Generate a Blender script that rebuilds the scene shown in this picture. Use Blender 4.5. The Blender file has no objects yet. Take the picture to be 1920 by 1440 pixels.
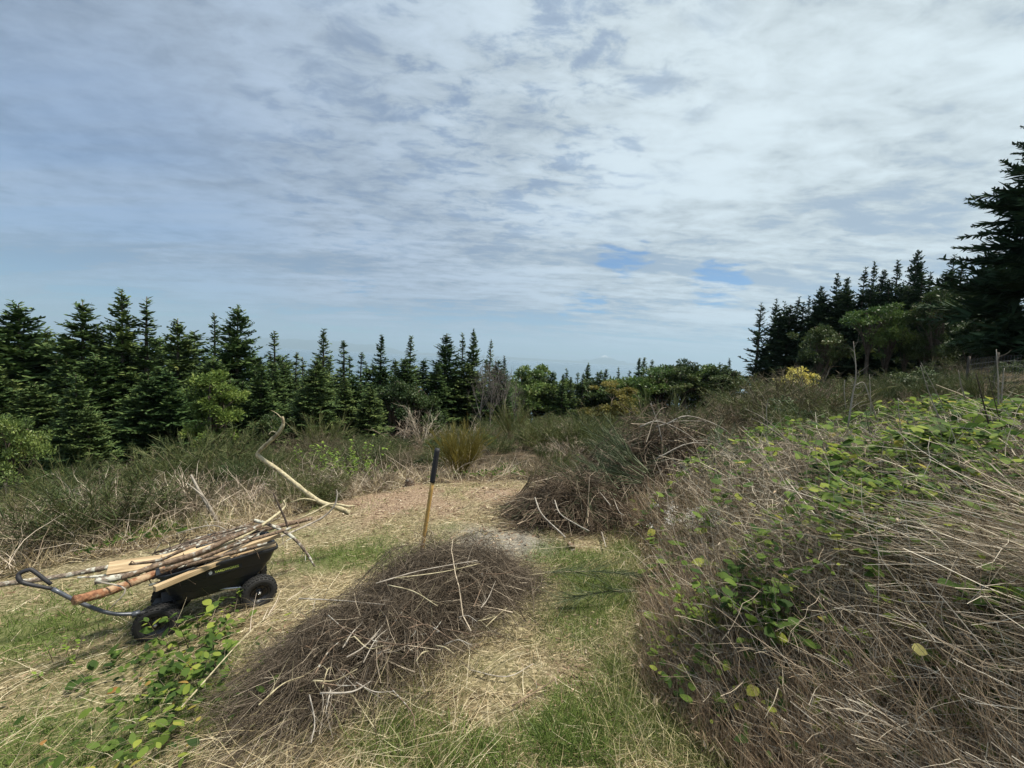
import bpy, math, random
import numpy as np
from mathutils import Matrix, Vector

# ------------------------------------------------------------------ camera
scn = bpy.context.scene
COL = scn.collection
F = 760.0                        # focal length in pixels of a 1920 px wide frame
PITCH = math.atan(48 / F)
ROLL = math.radians(2.86)
CAM = np.array([0.0, 0.0, 1.6])
fw = np.array([0, math.cos(PITCH), -math.sin(PITCH)])
r0 = np.array([1.0, 0, 0])
u0 = np.array([0, math.sin(PITCH), math.cos(PITCH)])
rt = r0 * math.cos(ROLL) + u0 * math.sin(ROLL)
up = -r0 * math.sin(ROLL) + u0 * math.cos(ROLL)
cam_d = bpy.data.cameras.new('camera')
cam = bpy.data.objects.new('camera', cam_d)
COL.objects.link(cam)
cam.matrix_world = Matrix(((rt[0], up[0], -fw[0], CAM[0]), (rt[1], up[1], -fw[1], CAM[1]),
                           (rt[2], up[2], -fw[2], CAM[2]), (0, 0, 0, 1)))
cam_d.sensor_width = 36
cam_d.lens = F / 1920 * 36
cam_d.clip_start = 0.05
cam_d.clip_end = 150000
scn.camera = cam
scn.render.resolution_x, scn.render.resolution_y = 1024, 768
scn.view_settings.view_transform = 'Standard'
scn.view_settings.look = 'None'
scn.view_settings.gamma = 1
scn.view_settings.use_curve_mapping = False
scn.view_settings.exposure = 0.62
scn.cycles.use_denoising = True
scn.cycles.max_bounces = 5
scn.cycles.diffuse_bounces = 3
scn.cycles.transmission_bounces = 3
scn.cycles.volume_bounces = 0
scn.cycles.sample_clamp_indirect = 6

# ------------------------------------------------------------------ world and sun
SUN_EL, SUN_AZ = math.radians(67), math.radians(84)      # azimuth from +Y towards +X
w = bpy.data.worlds.new('World')
scn.world = w
w.use_nodes = True
nt = w.node_tree
for n in list(nt.nodes):
    nt.nodes.remove(n)


def nd(nt, t, **k):
    n = nt.nodes.new(t)
    ins = k.pop('ins', {})
    for a, b in k.items():
        setattr(n, a, b)
    for a, b in ins.items():
        if isinstance(b, bpy.types.NodeSocket):
            nt.links.new(b, n.inputs[a])
        else:
            n.inputs[a].default_value = b
    return n


def mth(nt, op, a, b=0.0, c=0.0, clamp=False):
    n = nd(nt, 'ShaderNodeMath', operation=op, use_clamp=clamp, ins={0: a, 1: b, 2: c})
    return n.outputs[0]


def smooth(nt, v, lo, hi, a=0.0, b=1.0):
    n = nd(nt, 'ShaderNodeMapRange', interpolation_type='SMOOTHSTEP', ins={0: v, 1: lo, 2: hi, 3: a, 4: b})
    return n.outputs[0]


def mixc(nt, f, a, b):
    n = nt.nodes.new('ShaderNodeMix')
    n.data_type = 'RGBA'
    for i, v in ((0, f), (6, a), (7, b)):
        if isinstance(v, bpy.types.NodeSocket):
            nt.links.new(v, n.inputs[i])
        else:
            n.inputs[i].default_value = v if i == 0 else (*v, 1)
    return n.outputs[2]


def pixdir(px, py):
    d = fw * F + rt * (px - 960) + up * (720 - py)
    return d / np.linalg.norm(d)


tc = nd(nt, 'ShaderNodeTexCoord')
DIR = tc.outputs['Generated']
sep = nd(nt, 'ShaderNodeSeparateXYZ', ins={0: DIR})
zc = mth(nt, 'MAXIMUM', sep.outputs[2], 0.0)
den = mth(nt, 'ADD', zc, 0.09)
px_ = mth(nt, 'DIVIDE', sep.outputs[0], den)
py_ = mth(nt, 'DIVIDE', sep.outputs[1], den)
pl = nd(nt, 'ShaderNodeCombineXYZ', ins={0: px_, 1: py_, 2: 0.0}).outputs[0]
mapw = nd(nt, 'ShaderNodeMapping', ins={0: pl, 2: (0, 0, math.radians(-12)), 3: (0.62, 1.0, 1.0)}).outputs[0]


def noise(nt, vec, scale, detail=6, rough=0.55, dist=0.0, off=None):
    if off is not None:
        vec = nd(nt, 'ShaderNodeVectorMath', operation='ADD', ins={0: vec, 1: off}).outputs[0]
    return nd(nt, 'ShaderNodeTexNoise', ins={'Vector': vec, 'Scale': scale, 'Detail': detail,
                                             'Roughness': rough, 'Distortion': dist}).outputs[0]


n_big = noise(nt, mapw, 0.55, 5, 0.5, 0.3, (3.1, 1.7, 0))
n_mid = noise(nt, mapw, 1.7, 8, 0.58, 0.25, (7.3, 2.2, 4))
n_fine = noise(nt, mapw, 7.0, 6, 0.6, 0.4, (1.3, 8.2, 2))
n_cell = noise(nt, mapw, 9.5, 6, 0.62, 0.35, (5.0, 5.0, 9))
stw = nd(nt, 'ShaderNodeMapping', ins={0: pl, 2: (0, 0, math.radians(8)), 3: (0.22, 1.7, 1.0)}).outputs[0]
n_str = noise(nt, stw, 1.5, 7, 0.6, 0.3, (2.0, 9.0, 5))


def around(px, py, inner, outer):
    d = pixdir(px, py)
    dp = nd(nt, 'ShaderNodeVectorMath', operation='DOT_PRODUCT', ins={0: DIR, 1: tuple(d)}).outputs['Value']
    return smooth(nt, dp, math.cos(math.radians(outer)), math.cos(math.radians(inner)))


sky = nd(nt, 'ShaderNodeTexSky', sky_type='NISHITA', sun_disc=False, sun_elevation=SUN_EL,
         sun_rotation=SUN_AZ, altitude=0.1, air_density=1.0, dust_density=0.2, ozone_density=2.0).outputs[0]
# cloud body: light grey, bluish-violet away from the sun, brighter to the right
glow = (math.sin(.95) * math.cos(.7), math.cos(.95) * math.cos(.7), math.sin(.7))
sund = (math.sin(SUN_AZ) * math.cos(SUN_EL), math.cos(SUN_AZ) * math.cos(SUN_EL), math.sin(SUN_EL))
dps = nd(nt, 'ShaderNodeVectorMath', operation='DOT_PRODUCT', ins={0: DIR, 1: glow}).outputs['Value']
tosun = smooth(nt, dps, 0.30, 1.0)
body = mixc(nt, tosun, (2.3, 2.85, 3.65), (3.95, 4.55, 4.85))
v = mth(nt, 'MULTIPLY_ADD', n_mid, 1.0, -0.5)
v = mth(nt, 'MULTIPLY_ADD', n_big, 0.6, v)
v = mth(nt, 'MULTIPLY_ADD', n_fine, 0.30, v)
lowz = smooth(nt, sep.outputs[2], 0.45, 0.10)
v = mth(nt, 'ADD', v, mth(nt, 'MULTIPLY', mth(nt, 'SUBTRACT', n_str, 0.5), mth(nt, 'MULTIPLY_ADD', lowz, 1.0, .15)))
v = mth(nt, 'ADD', v, mth(nt, 'MULTIPLY', mth(nt, 'SUBTRACT', n_cell, 0.5), 0.62))
wisp = smooth(nt, v, 0.24, 0.68)
body = nd(nt, 'ShaderNodeVectorMath', operation='SCALE', ins={0: body, 3: smooth(nt, v, 0.22, 0.74, 0.76, 1.26)}).outputs[0]
# blue showing through: low cover, chosen gaps, and the altocumulus cells high up
gapn = mth(nt, 'ADD', mth(nt, 'MULTIPLY', n_fine, 0.45), mth(nt, 'MULTIPLY', n_mid, 0.55))
low = smooth(nt, sep.outputs[2], 0.20, 0.03)
g_thin = mth(nt, 'MULTIPLY', smooth(nt, v, 0.47, 0.27), mth(nt, 'MULTIPLY_ADD', low, 0.55, 0.26))
gl = mth(nt, 'MAXIMUM', around(1345, 533, 1.5, 5.0), around(1170, 480, 1.0, 5.5))
gl = mth(nt, 'MAXIMUM', gl, mth(nt, 'MULTIPLY', around(1090, 575, 1.0, 5), 0.9))
gl = mth(nt, 'MAXIMUM', gl, mth(nt, 'MULTIPLY', around(670, 530, 0.5, 3.5), 0.6))
gl = mth(nt, 'MAXIMUM', gl, mth(nt, 'MULTIPLY', around(1075, 415, 0.5, 3.5), 0.5))
g_hole = mth(nt, 'MULTIPLY', smooth(nt, mth(nt, 'SUBTRACT', gapn, mth(nt, 'MULTIPLY', gl, 0.17)), 0.40, 0.25),
             smooth(nt, gl, 0.0, 0.7, 0, .92))
acm = mth(nt, 'MAXIMUM', around(960, 150, 6, 26), mth(nt, 'MULTIPLY', around(620, 330, 3, 16), 0.7))
g_cell = mth(nt, 'MULTIPLY', mth(nt, 'MULTIPLY', smooth(nt, n_cell, 0.53, 0.36), acm), 0.40)
gap = mth(nt, 'MAXIMUM', mth(nt, 'MAXIMUM', g_thin, g_hole), g_cell, clamp=True)
left_thin = mth(nt, 'MULTIPLY', around(60, 420, 4, 26), mth(nt, 'MULTIPLY_ADD', n_str, .9, -.15))
gap = mth(nt, 'MAXIMUM', gap, left_thin)
hz = mth(nt, 'MULTIPLY', smooth(nt, sep.outputs[2], 0.13, 0.0), mth(nt, 'MULTIPLY_ADD', n_str, -.9, 1.02))
body = mixc(nt, hz, body, (2.5, 3.75, 4.9))
base_sky = nd(nt, 'ShaderNodeVectorMath', operation='MULTIPLY', ins={0: sky, 1: (0.36, 0.56, 0.74)}).outputs[0]
skc = mixc(nt, gap, body, base_sky)
bg = nd(nt, 'ShaderNodeBackground', ins={0: skc, 1: 0.1})
wo = nd(nt, 'ShaderNodeOutputWorld', ins={0: bg.outputs[0]})

sd = bpy.data.lights.new('sun', 'SUN')
sd.energy = 4.5
sd.angle = math.radians(10)
sd.color = (1.0, 0.93, 0.80)
so = bpy.data.objects.new('sun', sd)
COL.objects.link(so)
so.rotation_euler = Vector(sund).to_track_quat('Z', 'Y').to_euler()

# ------------------------------------------------------------------ terrain
rng = np.random.default_rng(11)
random.seed(5)


def sst(a, lo, hi):
    t = np.clip((a - lo) / (hi - lo), 0, 1)
    return t * t * (3 - 2 * t)


def bank_x(y):
    return 0.70 + 0.15 * np.maximum(y, 0) + .09 * np.maximum(y - 4, 0)


def ground(x, y):
    x = np.asarray(x, float); y = np.asarray(y, float)
    yp = np.maximum(y, 0)
    h = -0.1 * y * sst(y, -30, 1) - 0.0009 * yp ** 2
    xm = np.minimum(x, 0)
    h = h + 0.072 * xm - 0.0007 * xm ** 2 * sst(-xm, 4, 20)
    h = h + .075 * np.clip(x - bank_x(y) - 5, 0, 26) * sst(y, 9, 16) - 0.12 * np.maximum(-x - 4.5, 0) * sst(-x, 3, 9) - 0.035 * np.maximum(y - 9, 0) * sst(x, 4, -6)
    q = x - bank_x(y)
    b = (0.46 * sst(q, 0, 1.5)) * (1 - 0.62 * sst(y, 2.6, 5.5)) + .05 * np.maximum(q - 1.2, 0) * (1 - sst(y, 5, 10)) * (q < 40) + 0.165 * np.maximum(q - 0.4, 0) * (1 - 0.4 * sst(np.abs(x), 60, 160))
    h = h + b
    h = h + 0.03 * np.sin(x * 2.1 + 0.6 * y) * np.sin(y * 1.7 + 0.5) * sst(np.hypot(x, y), 0.5, 3) + 0.35 * np.sin(x * 0.17 + 1) * np.sin(y * 0.13 + 2) * sst(y, 14, 30)
    return h


def W(px, py, D):
    """point at forward distance D (world y) on the ray of a photo pixel"""
    d = fw * F + rt * (px - 960) + up * (720 - py)
    return CAM + d * (D / d[1])


def G(px, py):
    """ground point seen at a photo pixel"""
    d = fw * F + rt * (px - 960) + up * (720 - py)
    d = d / d[1]
    t = np.concatenate([np.arange(0.5, 20, 0.01), np.arange(20, 200, 0.2)])
    p = CAM + d * t[:, None]
    below = p[:, 2] < ground(p[:, 0], p[:, 1])
    i = int(np.argmax(below)) if below.any() else len(t) - 1
    return p[i]


def inpoly(poly, x, y):
    x = np.asarray(x); y = np.asarray(y)
    c = np.zeros(x.shape, bool)
    n = len(poly)
    for i in range(n):
        x1, y1 = poly[i]; x2, y2 = poly[(i + 1) % n]
        if y1 == y2:
            continue
        k = ((y1 > y) != (y2 > y)) & (x < (x2 - x1) * (y - y1) / (y2 - y1) + x1)
        c ^= k
    return c


def gpoly(pts):
    return [tuple(G(*p)[:2]) for p in pts]


CLEAR = gpoly([(-500, 1440), (-420, 1130), (0, 1085), (230, 1040), (430, 1000), (560, 965), (640, 935), (760, 912), (960, 900),
               (1100, 905)]) + [(2.0, 6.3), (1.5, 4.6), (1.15, 2.7), (0.95, 1.4), (0.7, -1), (-4, -1)]


def blob(px, py, rx, ry, x, y, ang=0.0):
    c = G(px, py)
    dx, dy = x - c[0], y - c[1]
    ca, sa = math.cos(ang), math.sin(ang)
    return np.exp(-((dx * ca + dy * sa) / rx) ** 2 - ((-dx * sa + dy * ca) / ry) ** 2)


def vnoise(x, y, s, seed=0):
    """cheap smooth value noise"""
    r = np.random.default_rng(seed).random((64, 64))
    u = x / s; v_ = y / s
    iu = np.floor(u).astype(int); iv = np.floor(v_).astype(int)
    fu = u - iu; fv = v_ - iv
    fu = fu * fu * (3 - 2 * fu); fv = fv * fv * (3 - 2 * fv)
    g = lambda a, b: r[a % 64, b % 64]
    return (g(iu, iv) * (1 - fu) + g(iu + 1, iv) * fu) * (1 - fv) + (g(iu, iv + 1) * (1 - fu) + g(iu + 1, iv + 1) * fu) * fv


def zones(x, y):
    """green, chips, ash weights of the clearing"""
    g = 0.62 * blob(640, 1040, 1.1, 0.55, x, y)
    for b in ((60, 1180, .85, .55), (170, 1420, .5, .32), (330, 1340, .4, .3), (1150, 1100, .42, .55), (1185, 1035, .3, .35), (760, 1380, .22, .18),
              (880, 1430, .32, .2), (1040, 1390, .3, .22), (1120, 1330, .25, .2), (1150, 1270, .12, .2), (1090, 1160, .25, .3), (20, 1420, .5, .3), (560, 950, .6, .5), (1230, 1330, .2, .3),
              (1060, 1040, .5, .35)):
        g = np.maximum(g, blob(*b, x, y))
    g = np.clip(g * 1.15 + 0.6 * (vnoise(x, y, .5, 3) - .5) + 0.3 * (vnoise(x, y, .17, 4) - .5), 0, 1)
    chips = np.maximum(blob(760, 940, 1.15, 1.0, x, y), blob(950, 925, .95, .85, x, y))
    chips = np.clip(chips * 1.25 + .9 * (vnoise(x, y, .45, 8) - .5) + .5 * (vnoise(x, y, .15, 12) - .5), 0, 1)
    ash = np.clip(blob(930, 1015, .55, .55, x, y) * 1.6 + .5 * (vnoise(x, y, .3, 6) - .5) - .1, 0, 1)
    return g, chips, ash


# ------------------------------------------------------------------ mesh helpers
def build_mesh(name, V, Q, rnd=None, mat=None, smooth_=False):
    V = np.ascontiguousarray(V, np.float32); Q = np.ascontiguousarray(Q, np.int32)
    me = bpy.data.meshes.new(name)
    me.vertices.add(len(V)); me.vertices.foreach_set('co', V.ravel())
    me.loops.add(Q.size); me.loops.foreach_set('vertex_index', Q.ravel())
    me.polygons.add(len(Q)); me.polygons.foreach_set('loop_start', np.arange(0, Q.size, Q.shape[1], dtype=np.int32))
    me.polygons.foreach_set('use_smooth', np.full(len(Q), smooth_))
    me.update(calc_edges=True)
    if rnd is not None:
        a = me.attributes.new('rnd', 'FLOAT', 'POINT')
        a.data.foreach_set('value', np.ascontiguousarray(rnd, np.float32))
    if mat is not None:
        me.materials.append(mat)
    return me


class Geo:
    def __init__(s):
        s.V = []; s.Q = []; s.R = []; s.n = 0

    def add(s, V, Q, R=None):
        s.V.append(V); s.Q.append(Q + s.n); s.R.append(np.full(len(V), .5) if R is None else R)
        s.n += len(V)
        return s

    def mesh(s, name, mat=None, smooth_=False):
        return build_mesh(name, np.concatenate(s.V), np.concatenate(s.Q), np.concatenate(s.R), mat, smooth_)

    def obj(s, name, mat=None, parent=None, smooth_=False, link=True):
        o = bpy.data.objects.new(name, s.mesh(name, mat, smooth_))
        if link:
            COL.objects.link(o)
        if parent is not None:
            o.parent = parent
        return o


def unit(a):
    return a / np.maximum(np.linalg.norm(a, axis=-1, keepdims=True), 1e-9)


def strands(P, Wd, rnd=None, sides=1, S=None, r=None):
    """P (N,M,3) curves, Wd (N,M) half widths -> ribbons (sides=1) or tubes"""
    r = r or rng
    N, M = P.shape[:2]
    Wd = np.broadcast_to(Wd, (N, M))
    T = unit(np.gradient(P, axis=1))
    if S is None:
        S = unit(r.normal(size=(N, 1, 3)))
    S = unit(np.cross(T, np.broadcast_to(S, T.shape)))
    if rnd is None:
        rnd = r.random(N)
    if sides == 1:
        V = np.stack([P - S * Wd[..., None], P + S * Wd[..., None]], 2).reshape(-1, 3)
        k = 2
        base = (np.arange(N)[:, None] * M + np.arange(M - 1)[None]) * 2
        Q = np.stack([base, base + 1, base + 3, base + 2], -1).reshape(-1, 4)
    else:
        B = np.cross(T, S)
        k = sides
        a = np.arange(k) * 2 * np.pi / k
        V = (P[:, :, None] + (S[:, :, None] * np.cos(a)[:, None] + B[:, :, None] * np.sin(a)[:, None]) * Wd[..., None, None]).reshape(-1, 3)
        base = ((np.arange(N)[:, None] * M + np.arange(M - 1)[None]) * k)[..., None]
        j = np.arange(k); j2 = (j + 1) % k
        Q = np.stack([base + j, base + j2, base + k + j2, base + k + j], -1).reshape(-1, 4)
    return V, Q, np.repeat(rnd, M * k)


def curves(p0, d, L, M=5, bend=None, wig=0.0, r=None):
    r = r or rng
    N = len(p0)
    t = np.linspace(0, 1, M)[None, :, None]
    D = unit(d)[:, None, :] * np.ones((1, M, 1))
    if bend is not None:
        D = D + np.asarray(bend)[:, None, :] * t
    if wig:
        D = D + np.cumsum(r.normal(size=(N, M, 3)) * wig, 1)
    D = unit(D)
    st = D * (np.asarray(L).reshape(-1, 1, 1) / (M - 1))
    st[:, 0] = 0
    return p0[:, None, :] + np.cumsum(st, 1)


def at(P, i, t):
    """points on curves i at parameter t, with tangents"""
    M = P.shape[1]
    f = t * (M - 1); a = np.minimum(f.astype(int), M - 2); f = (f - a)[:, None]
    return P[i, a] * (1 - f) + P[i, a + 1] * f, unit(P[i, a + 1] - P[i, a])


def tag(o, label=None, cat=None, group=None, kind=None):
    if label: o['label'] = label
    if cat: o['category'] = cat
    if group: o['group'] = group
    if kind: o['kind'] = kind
    return o


def empty(name, loc=(0, 0, 0), rz=0.0):
    e = bpy.data.objects.new(name, None)
    COL.objects.link(e)
    e.empty_display_size = .1
    e.location = loc
    e.rotation_euler = (0, 0, rz)
    return e


def copy_tree(o, parent=None):
    c = o.copy(); COL.objects.link(c); c.parent = parent
    for ch in o.children:
        copy_tree(ch, c)
    return c


def tube(path, rad, k=8, name='tube', bumps=0.0, caps=True, r=None):
    """one solid tapered tube through points (Catmull-Rom), closed ends; returns V,Q"""
    r = r or rng
    path = np.asarray(path, float); rad = np.asarray(rad, float) * np.ones(len(path))
    n = len(path)
    pts = []; rr = []
    P = np.vstack([2 * path[0] - path[1], path, 2 * path[-1] - path[-2]])
    for i in range(n - 1):
        a, b, c, d = P[i:i + 4]
        for t in np.linspace(0, 1, 5)[:-1]:
            pts.append(.5 * (2 * b + (c - a) * t + (2 * a - 5 * b + 4 * c - d) * t * t + (3 * b - a - 3 * c + d) * t ** 3))
            rr.append(rad[i] * (1 - t) + rad[i + 1] * t)
    pts.append(path[-1]); rr.append(rad[-1])
    pts = np.array(pts); rr = np.array(rr)
    if bumps:
        rr = rr * (1 + r.normal(size=len(rr)) * bumps)
    if caps:
        pts = np.vstack([pts[:1], pts, pts[-1:]]); rr = np.concatenate([[1e-5], rr, [1e-5]])
    ref = np.array([0.13, 0.21, 0.97])
    Pq = pts[None]
    T = np.gradient(pts, axis=0)
    if caps:
        T[0] = T[1] = pts[2] - pts[1]; T[-1] = T[-2] = pts[-2] - pts[-3]
    T = unit(T)
    S = np.empty_like(T)                      # parallel transport keeps the tube from twisting
    s0 = np.cross(T[0], ref); s0 = s0 if np.linalg.norm(s0) > .05 else np.cross(T[0], [1., 0, 0])
    S[0] = unit(s0)
    for i in range(1, len(T)):
        S[i] = unit(S[i - 1] - T[i] * np.dot(S[i - 1], T[i]))
    B = np.cross(T, S)
    a = np.arange(k) * 2 * np.pi / k
    jit = (1 + (r.normal(size=(len(pts), k)) * bumps * .5 if bumps else 0)) * np.ones((len(pts), k))
    V = (pts[:, None] + (S[:, None] * np.cos(a)[:, None] + B[:, None] * np.sin(a)[:, None]) * (rr[:, None] * jit)[..., None]).reshape(-1, 3)
    base = (np.arange(len(pts) - 1) * k)[:, None]
    j = np.arange(k); j2 = (j + 1) % k
    Q = np.stack([base + j, base + j2, base + k + j2, base + k + j], -1).reshape(-1, 4)
    return V, Q


def box(cx, cy, cz, sx, sy, sz, M=None):
    s = np.array([[-1, -1, -1], [1, -1, -1], [1, 1, -1], [-1, 1, -1], [-1, -1, 1], [1, -1, 1], [1, 1, 1], [-1, 1, 1]]) * .5
    V = s * [sx, sy, sz]
    if M is not None:
        V = V @ np.asarray(M).T
    V = V + [cx, cy, cz]
    Q = np.array([[0, 3, 2, 1], [4, 5, 6, 7], [0, 1, 5, 4], [1, 2, 6, 5], [2, 3, 7, 6], [3, 0, 4, 7]])
    return V, Q


def lathe(prof, k=32, axis='y'):
    prof = np.asarray(prof, float)
    a = np.arange(k) * 2 * np.pi / k
    n = len(prof)
    r_, h_ = prof[:, 0], prof[:, 1]
    X = r_[:, None] * np.cos(a); Z = r_[:, None] * np.sin(a); Y = h_[:, None] * np.ones(k)
    V = np.stack([X, Y, Z], -1).reshape(-1, 3)
    base = (np.arange(n - 1) * k)[:, None]; j = np.arange(k); j2 = (j + 1) % k
    Q = np.stack([base + j, base + k + j, base + k + j2, base + j2], -1).reshape(-1, 4)
    return V, Q


# ------------------------------------------------------------------ materials
def mat_base(name):
    m = bpy.data.materials.new(name); m.use_nodes = True
    t = m.node_tree
    for n in list(t.nodes):
        t.nodes.remove(n)
    return m, t


def ramp(t, fac, stops):
    n = nd(t, 'ShaderNodeValToRGB')
    cr = n.color_ramp
    cr.elements[0].position = stops[0][0]; cr.elements[0].color = (*stops[0][1], 1)
    cr.elements[1].position = stops[-1][0]; cr.elements[1].color = (*stops[-1][1], 1)
    for p, c in stops[1:-1]:
        e = cr.elements.new(p); e.color = (*c, 1)
    t.links.new(fac, n.inputs[0])
    return n.outputs[0]


def veg(name, stops, rough=0.6, trans=0.25, objvar=0.0, spec=0.25):
    m, t = mat_base(name)
    at_ = nd(t, 'ShaderNodeAttribute', attribute_name='rnd')
    f = at_.outputs['Fac']
    c = ramp(t, f, stops)
    if objvar:
        oi = nd(t, 'ShaderNodeObjectInfo')
        hv = nd(t, 'ShaderNodeHueSaturation', ins={
            0: mth(t, 'MULTIPLY_ADD', oi.outputs['Random'], 0.05 * objvar, 0.5 - 0.025 * objvar),
            2: mth(t, 'MULTIPLY_ADD', oi.outputs['Random'], -0.6 * objvar, 1 + .3 * objvar), 'Color': c})
        c = hv.outputs[0]
    p = nd(t, 'ShaderNodeBsdfPrincipled', ins={'Base Color': c, 'Roughness': rough, 'Specular IOR Level': spec})
    out = p.outputs[0]
    if trans:
        tr = nd(t, 'ShaderNodeBsdfTranslucent', ins={0: c})
        out = nd(t, 'ShaderNodeMixShader', ins={0: trans, 1: p.outputs[0], 2: tr.outputs[0]}).outputs[0]
    nd(t, 'ShaderNodeOutputMaterial', ins={0: out})
    return m


def bark(name, c1, c2, c3=None, scale=40, rough=.85, stretch=(1, 1, 1), bump=.3, thr=(.45, .6)):
    m, t = mat_base(name)
    co = nd(t, 'ShaderNodeTexCoord').outputs['Object']
    mp = nd(t, 'ShaderNodeMapping', ins={0: co, 3: stretch}).outputs[0]
    n1 = noise(t, mp, scale, 5, .6)
    n2 = noise(t, mp, scale * .3, 4, .6, 0, (3, 3, 3))
    c = mixc(t, smooth(t, n1, .3, .7), c1, c2)
    if c3:
        c = mixc(t, smooth(t, n2, *thr), c, c3)
    b = nd(t, 'ShaderNodeBump', ins={'Strength': bump, 'Distance': .01, 'Height': n1}).outputs[0]
    p = nd(t, 'ShaderNodeBsdfPrincipled', ins={'Base Color': c, 'Roughness': rough, 'Normal': b, 'Specular IOR Level': .2})
    nd(t, 'ShaderNodeOutputMaterial', ins={0: p.outputs[0]})
    return m


def plain(name, c, rough=.5, metal=0.0, var=.15, scale=30, bump=0.05):
    m, t = mat_base(name)
    co = nd(t, 'ShaderNodeTexCoord').outputs['Object']
    n1 = noise(t, co, scale, 5, .6)
    c_ = mixc(t, n1, tuple(x * (1 - var) for x in c), tuple(min(1, x * (1 + var) + .002) for x in c))
    n2 = noise(t, co, scale * .25, 4, .6)
    b = nd(t, 'ShaderNodeBump', ins={'Strength': bump, 'Distance': .004, 'Height': n1}).outputs[0]
    p = nd(t, 'ShaderNodeBsdfPrincipled', ins={'Base Color': c_, 'Roughness': smooth(t, n2, .2, .8, rough - .1, min(1, rough + .15)),
                                               'Metallic': metal, 'Normal': b})
    nd(t, 'ShaderNodeOutputMaterial', ins={0: p.outputs[0]})
    return m


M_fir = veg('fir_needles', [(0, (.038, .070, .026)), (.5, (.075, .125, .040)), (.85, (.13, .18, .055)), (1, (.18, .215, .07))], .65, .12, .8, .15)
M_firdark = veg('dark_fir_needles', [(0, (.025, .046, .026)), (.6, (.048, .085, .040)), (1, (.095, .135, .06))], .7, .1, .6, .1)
M_roundleaf = veg('light_tree_leaves', [(0, (.06, .10, .025)), (.5, (.14, .20, .045)), (.85, (.24, .30, .07)), (1, (.32, .34, .10))], .55, .3, .3, .15)
M_madrone = veg('madrone_leaves', [(0, (.045, .085, .025)), (.5, (.10, .165, .042)), (.85, (.17, .23, .06)), (1, (.24, .23, .08))], .45, .25, .9, .3)
M_madroned = veg('dark_madrone_leaves', [(0, (.026, .048, .018)), (.5, (.055, .09, .03)), (.85, (.09, .125, .04)), (1, (.14, .12, .05))], .5, .2, .9, .25)
M_yellow = veg('yellow_leaves', [(0, (.42, .37, .08)), (.5, (.66, .58, .16)), (1, (.85, .78, .35))], .5, .35, .2)
M_broom = veg('broom_shoots', [(0, (.035, .052, .018)), (.45, (.075, .10, .032)), (.75, (.125, .14, .05)), (.92, (.16, .13, .075)), (1, (.36, .31, .22))], .6, .2, 1.0)
M_broomb = veg('browning_broom_shoots', [(0, (.05, .045, .024)), (.4, (.095, .085, .045)), (.75, (.16, .13, .08)), (1, (.38, .32, .24))], .7, .15, 1.0)
M_broomy = veg('yellowing_shoots', [(0, (.10, .09, .02)), (.5, (.17, .155, .035)), (1, (.27, .22, .06))], .6, .3, .3)
M_broomcut = veg('cut_broom_shoots', [(0, (.035, .05, .025)), (.5, (.07, .095, .045)), (1, (.15, .17, .09))], .6, .15)
M_dead = veg('dead_grey_twigs', [(0, (.14, .105, .075)), (.5, (.33, .265, .195)), (1, (.68, .60, .48))], .8, .05, .5)
M_straw = veg('dry_straw', [(0, (.17, .13, .07)), (.35, (.34, .27, .155)), (.7, (.56, .46, .28)), (1, (.80, .72, .52))], .6, .2)
M_strawpink = veg('dry_grass_stems', [(0, (.10, .08, .055)), (.35, (.28, .22, .15)), (.7, (.58, .48, .345)), (1, (.88, .80, .66))], .6, .2)
M_grass = veg('green_grass', [(0, (.07, .11, .025)), (.5, (.16, .23, .055)), (.85, (.27, .34, .10)), (1, (.48, .45, .21))], .5, .35)
M_twig = veg('brown_twigs', [(0, (.034, .026, .018)), (.5, (.092, .072, .052)), (.85, (.21, .17, .125)), (1, (.54, .46, .35))], .75, 0)
M_tan = veg('tan_grass_stems', [(0, (.14, .10, .065)), (.4, (.34, .25, .165)), (.75, (.60, .47, .33)), (1, (.84, .73, .57))], .6, .2)
M_under = veg('undergrowth', [(0, (.075, .065, .034)), (.45, (.165, .145, .075)), (.8, (.33, .27, .17)), (1, (.60, .51, .36))], .8, .1)
M_leaf = veg('salal_leaves', [(0, (.035, .07, .02)), (.4, (.085, .145, .032)), (.8, (.18, .255, .05)), (.93, (.33, .37, .07)), (1, (.42, .22, .08))], .6, .4, 0, .1)
M_leafdry = veg('dry_leaves', [(0, (.2, .12, .06)), (1, (.5, .38, .22))], .6, .2)
M_lime = veg('spring_leaves', [(0, (.09, .15, .02)), (.5, (.18, .28, .04)), (1, (.32, .40, .08))], .4, .35)
M_bark = bark('grey_bark', (.06, .045, .035), (.16, .13, .10), None, 14, stretch=(1, 1, .25))
M_baregrey = bark('grey_dead_bark', (.12, .105, .09), (.27, .245, .21), None, 12, stretch=(1, 1, .3))
M_barkpale = bark('pale_bark', (.22, .19, .155), (.46, .42, .36), None, 12, stretch=(1, 1, .3))
M_logbrown = bark('brown_bark', (.08, .055, .04), (.25, .18, .125), (.42, .41, .36), 55, thr=(.54, .66), bump=.7)
M_lichen = bark('lichen_bark', (.09, .07, .055), (.27, .22, .175), (.50, .50, .43), 60, thr=(.50, .60), bump=.7)
M_redlog = bark('peeled_red_bark', (.14, .065, .038), (.34, .17, .09), (.42, .31, .20), 48, thr=(.46, .62), bump=.8)
M_cutwood = bark('cut_wood', (.45, .30, .13), (.62, .46, .24), None, 60, .6, bump=.1)
M_snag = bark('bleached_wood', (.32, .28, .17), (.55, .49, .33), (.20, .16, .10), 34, .7, thr=(.52, .66), bump=.5)
M_darkstick = bark('dark_stick_bark', (.03, .022, .018), (.09, .07, .055), None, 60)

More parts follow.
